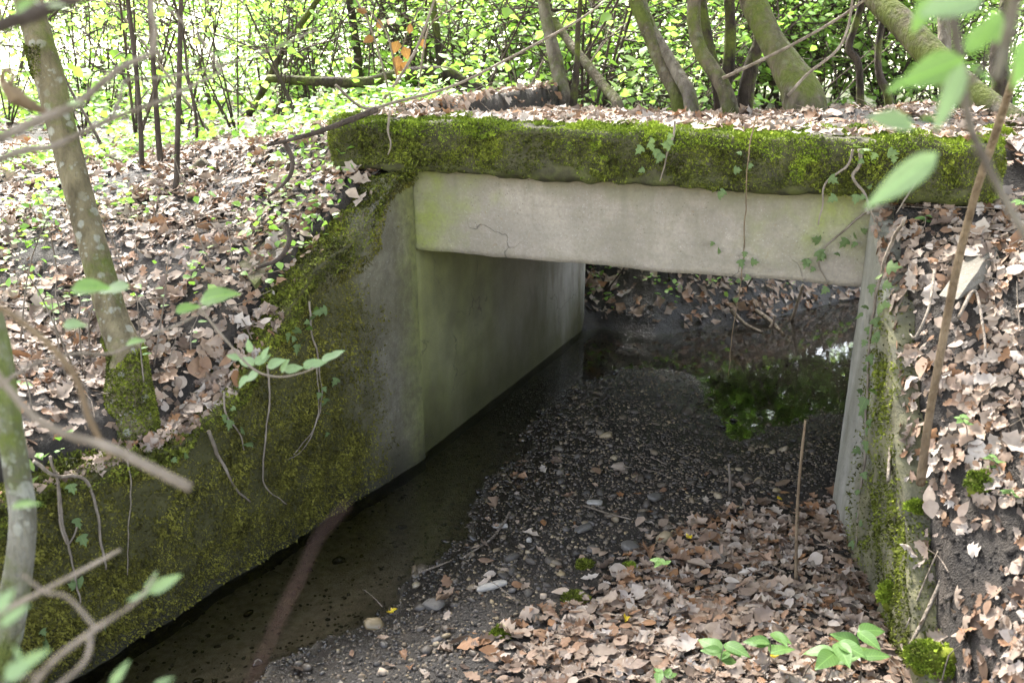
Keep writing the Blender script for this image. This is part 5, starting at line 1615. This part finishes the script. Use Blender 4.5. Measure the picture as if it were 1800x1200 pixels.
# slabs
def slab(name, label, corners, zg, thick, mat, cat):
    P = []
    for px, py in corners:
        z = zg
        for _ in range(14):
            q = onz(px, py, z); z = .5 * z + .5 * ground_z(q.x, q.y)
        P.append(np.array([q.x, q.y, z + .018]))
    P = np.array(P)
    c = P.mean(0)
    n_ = unit(np.cross(P[2] - P[0], P[3] - P[1]))
    if n_[2] < 0: n_ = -n_
    m = 8
    u, v = np.meshgrid(np.linspace(0, 1, m), np.linspace(0, 1, m))
    u, v = u.ravel()[:, None], v.ravel()[:, None]
    T = P[0] * (1 - u) * (1 - v) + P[1] * u * (1 - v) + P[2] * u * v + P[3] * (1 - u) * v
    T = T + n_ * (.006 * fbm(T, 9, 3, 4))[:, None]
    B = T - n_ * thick
    i, j = np.meshgrid(np.arange(m - 1), np.arange(m - 1), indexing='ij')
    f = np.stack([i * m + j, i * m + j + 1, (i + 1) * m + j + 1, (i + 1) * m + j], -1).reshape(-1, 4)
    ring = list(range(m)) + [k * m + m - 1 for k in range(1, m)] + [(m - 1) * m + k for k in range(m - 2, -1, -1)] + [k * m for k in range(m - 2, 0, -1)]
    side = np.array([(a, b, b + m * m, a + m * m) for a, b in zip(ring, ring[1:] + ring[:1])])
    o = put(name, raw_mesh(name, np.concatenate([T, B]) - c, [np.concatenate([f, f[:, ::-1] + m * m, side])], M[mat], False))
    o.location = c
    return tag(o, label, cat)
slab('concrete_slab', 'grey concrete slab sunk in the right bank below the parapet end', [(1698, 428), (1755, 425), (1792, 555), (1745, 570)], 1.5, .10, 'slab', 'slab')
slab('weathered_board', 'short weathered brown-grey board lying in the litter of the left bank', [(498, 402), (514, 424), (446, 484), (420, 470)], 1.5, .03, 'board', 'board')

# fine twigs in the litter
mb = MB()
for q in range(375):
    if q < 230: x, y = rnd.uniform(-6, -2.7), rnd.uniform(2.6, 7)
    elif q < 300: x, y = rnd.uniform(.3, 1.3), rnd.uniform(3.2, 5.2)
    elif q < 360: x, y = rnd.uniform(-3, .7), rnd.uniform(5.6, 8)
    else: x, y = rnd.uniform(-2, .1), rnd.uniform(3.2, 6)
    th = rnd.random() * 6.28; L = rnd.uniform(.06, .3)
    e = (x + math.cos(th) * L, y + math.sin(th) * L)
    a = np.array([x, y, ground_z(x, y) + .03]); b = np.array([e[0], e[1], ground_z(*e) + rnd.uniform(.03, .1)])
    if abs(a[2] - b[2]) > .2: continue
    mb.add(*tube_arrays(catmull([a, (a + b) / 2 + np.array([rnd.uniform(-.03, .03), rnd.uniform(-.03, .03), .01]), b], 5), np.linspace(.0035, .0015, 5), 4, cap=False))
tag(mb.build('twig_litter', M['twig']), 'fine broken twigs strewn through the dead leaves', 'twigs', kind='stuff')
# thin bare stems rising through the litter of the left bank
for k in range(16):
    px, py = rnd.uniform(10, 480), rnd.uniform(430, 760)
    z = 1.2
    for _ in range(14):
        q = onz(px, py, z); z = .5 * z + .5 * ground_z(q.x, q.y)
    h = rnd.uniform(.25, .7)
    root = empty('bare_stem', (q.x, q.y, z), 'thin bare stem sticking up through the litter of the left bank', 'stem', 'thin bare stems on the left bank')
    lean = np.array([rnd.uniform(-.4, .4) * h, rnd.uniform(-.3, .3) * h, h])
    mb = MB(); mb.add(*tube_arrays(catmull([np.zeros(3) - np.array([0, 0, .03]), lean * .5 + np.array([rnd.uniform(-.05, .05), 0, .03]), lean], 8), np.linspace(.005, .002, 8), 5))
    mb.build('stem', M['twig'], root)
    for s_ in range(3):
        tt = rnd.uniform(.5, 1)
        add_leaf(root, np.array(root.location) + lean * tt, (rnd.uniform(-1, 1), rnd.uniform(-1, 1), .1), (0, -.3, 1), rnd.uniform(.03, .05), 'ovate', 'fresh_leaf')
# bare arching twigs through the thicket
for k in range(110):
    left = k % 3 == 0
    x0, y0 = (rnd.uniform(-8.5, -3.3), rnd.uniform(6.4, 9.5)) if left else (rnd.uniform(-5, 1.6), rnd.uniform(8.4, 10.5))
    z = ground_z(x0, y0)
    if float(sdist(np.array([x0]), np.array([y0]), UP)[0]) > -.15 and y0 > 8.35: continue
    root = empty('arching_twig', (x0, y0, z), 'thin bare twig arching up from the crest of the left bank' if left else 'thin bare twig arching through the thicket behind the parapet', 'twig', 'bare twigs on the left bank' if left else 'bare twigs in the thicket')
    L = rnd.uniform(1.3, 2.8); th = rnd.uniform(-.6, .6) + (0 if rnd.random() < .5 else math.pi)
    e = np.array([math.cos(th) * L * rnd.uniform(.2, .9), math.sin(th) * .5, L * rnd.uniform(.5, 1.0)])
    C_ = catmull([np.zeros(3), e * .4 + np.array([rnd.uniform(-.15, .15), 0, .25]), e * .75 + np.array([rnd.uniform(-.1, .1), 0, .12]), e], 14)
    mb = MB(); mb.add(*tube_arrays(C_, np.linspace(rnd.uniform(.006, .013), .003, 14), 5, .1, k, 20.))
    for q in range(rnd.randrange(2, 5)):
        a_ = C_[rnd.randrange(4, 12)]
        e2 = a_ + np.array([rnd.uniform(-.5, .5), rnd.uniform(-.2, .2), rnd.uniform(-.05, .5)])
        mb.add(*tube_arrays(catmull([a_, (a_ + e2) / 2 + np.array([0, 0, .05]), e2], 6), np.linspace(.0045, .002, 6), 4))
    mb.build('stem', M['twig_dark' if k % 4 else 'twig'], root)
# clods on the bare soil of the right bank
n = 9000
X, Y = rng.uniform(.1, 1.5, n), rng.uniform(3.2, 5.25, n)
Z = surf(X, Y)
k = (X > xr(Y) + .06) & (rng.random(n) < np.clip(1.1 - litter_cover(X, Y), .25, 1))
cp = np.stack([X, Y, Z], 1)[k]
X, Y = rng.uniform(-2.6, 1.6, 6000), rng.uniform(8.3, 11, 6000)
k = (np.abs(sdist(X, Y, UP) + .15) < .3)
cp = np.concatenate([cp, np.stack([X, Y, surf(X, Y)], 1)[k]])
cs = np.clip(.006 * np.exp(rng.normal(0, .6, len(cp))), .003, .03)
V1, F1 = scatter(PEB_LOW, cp, frames(normals(surf, cp[:, 0], cp[:, 1]), rng.random(len(cp)) * 6.28, .5), cs, rng.integers(0, 8, len(cp)))
tag(put('soil_clods', raw_mesh('soil_clods', V1, F1, M['soil'])), 'loose dark soil crumbs on the right bank and the upstream bank foot', 'soil', kind='stuff')

# the bridge's own origin at its base
off = Vector((-1.26, 5.3, 0))
bridge.location = off
for ch in bridge.children:
    ch.location = ch.location - off
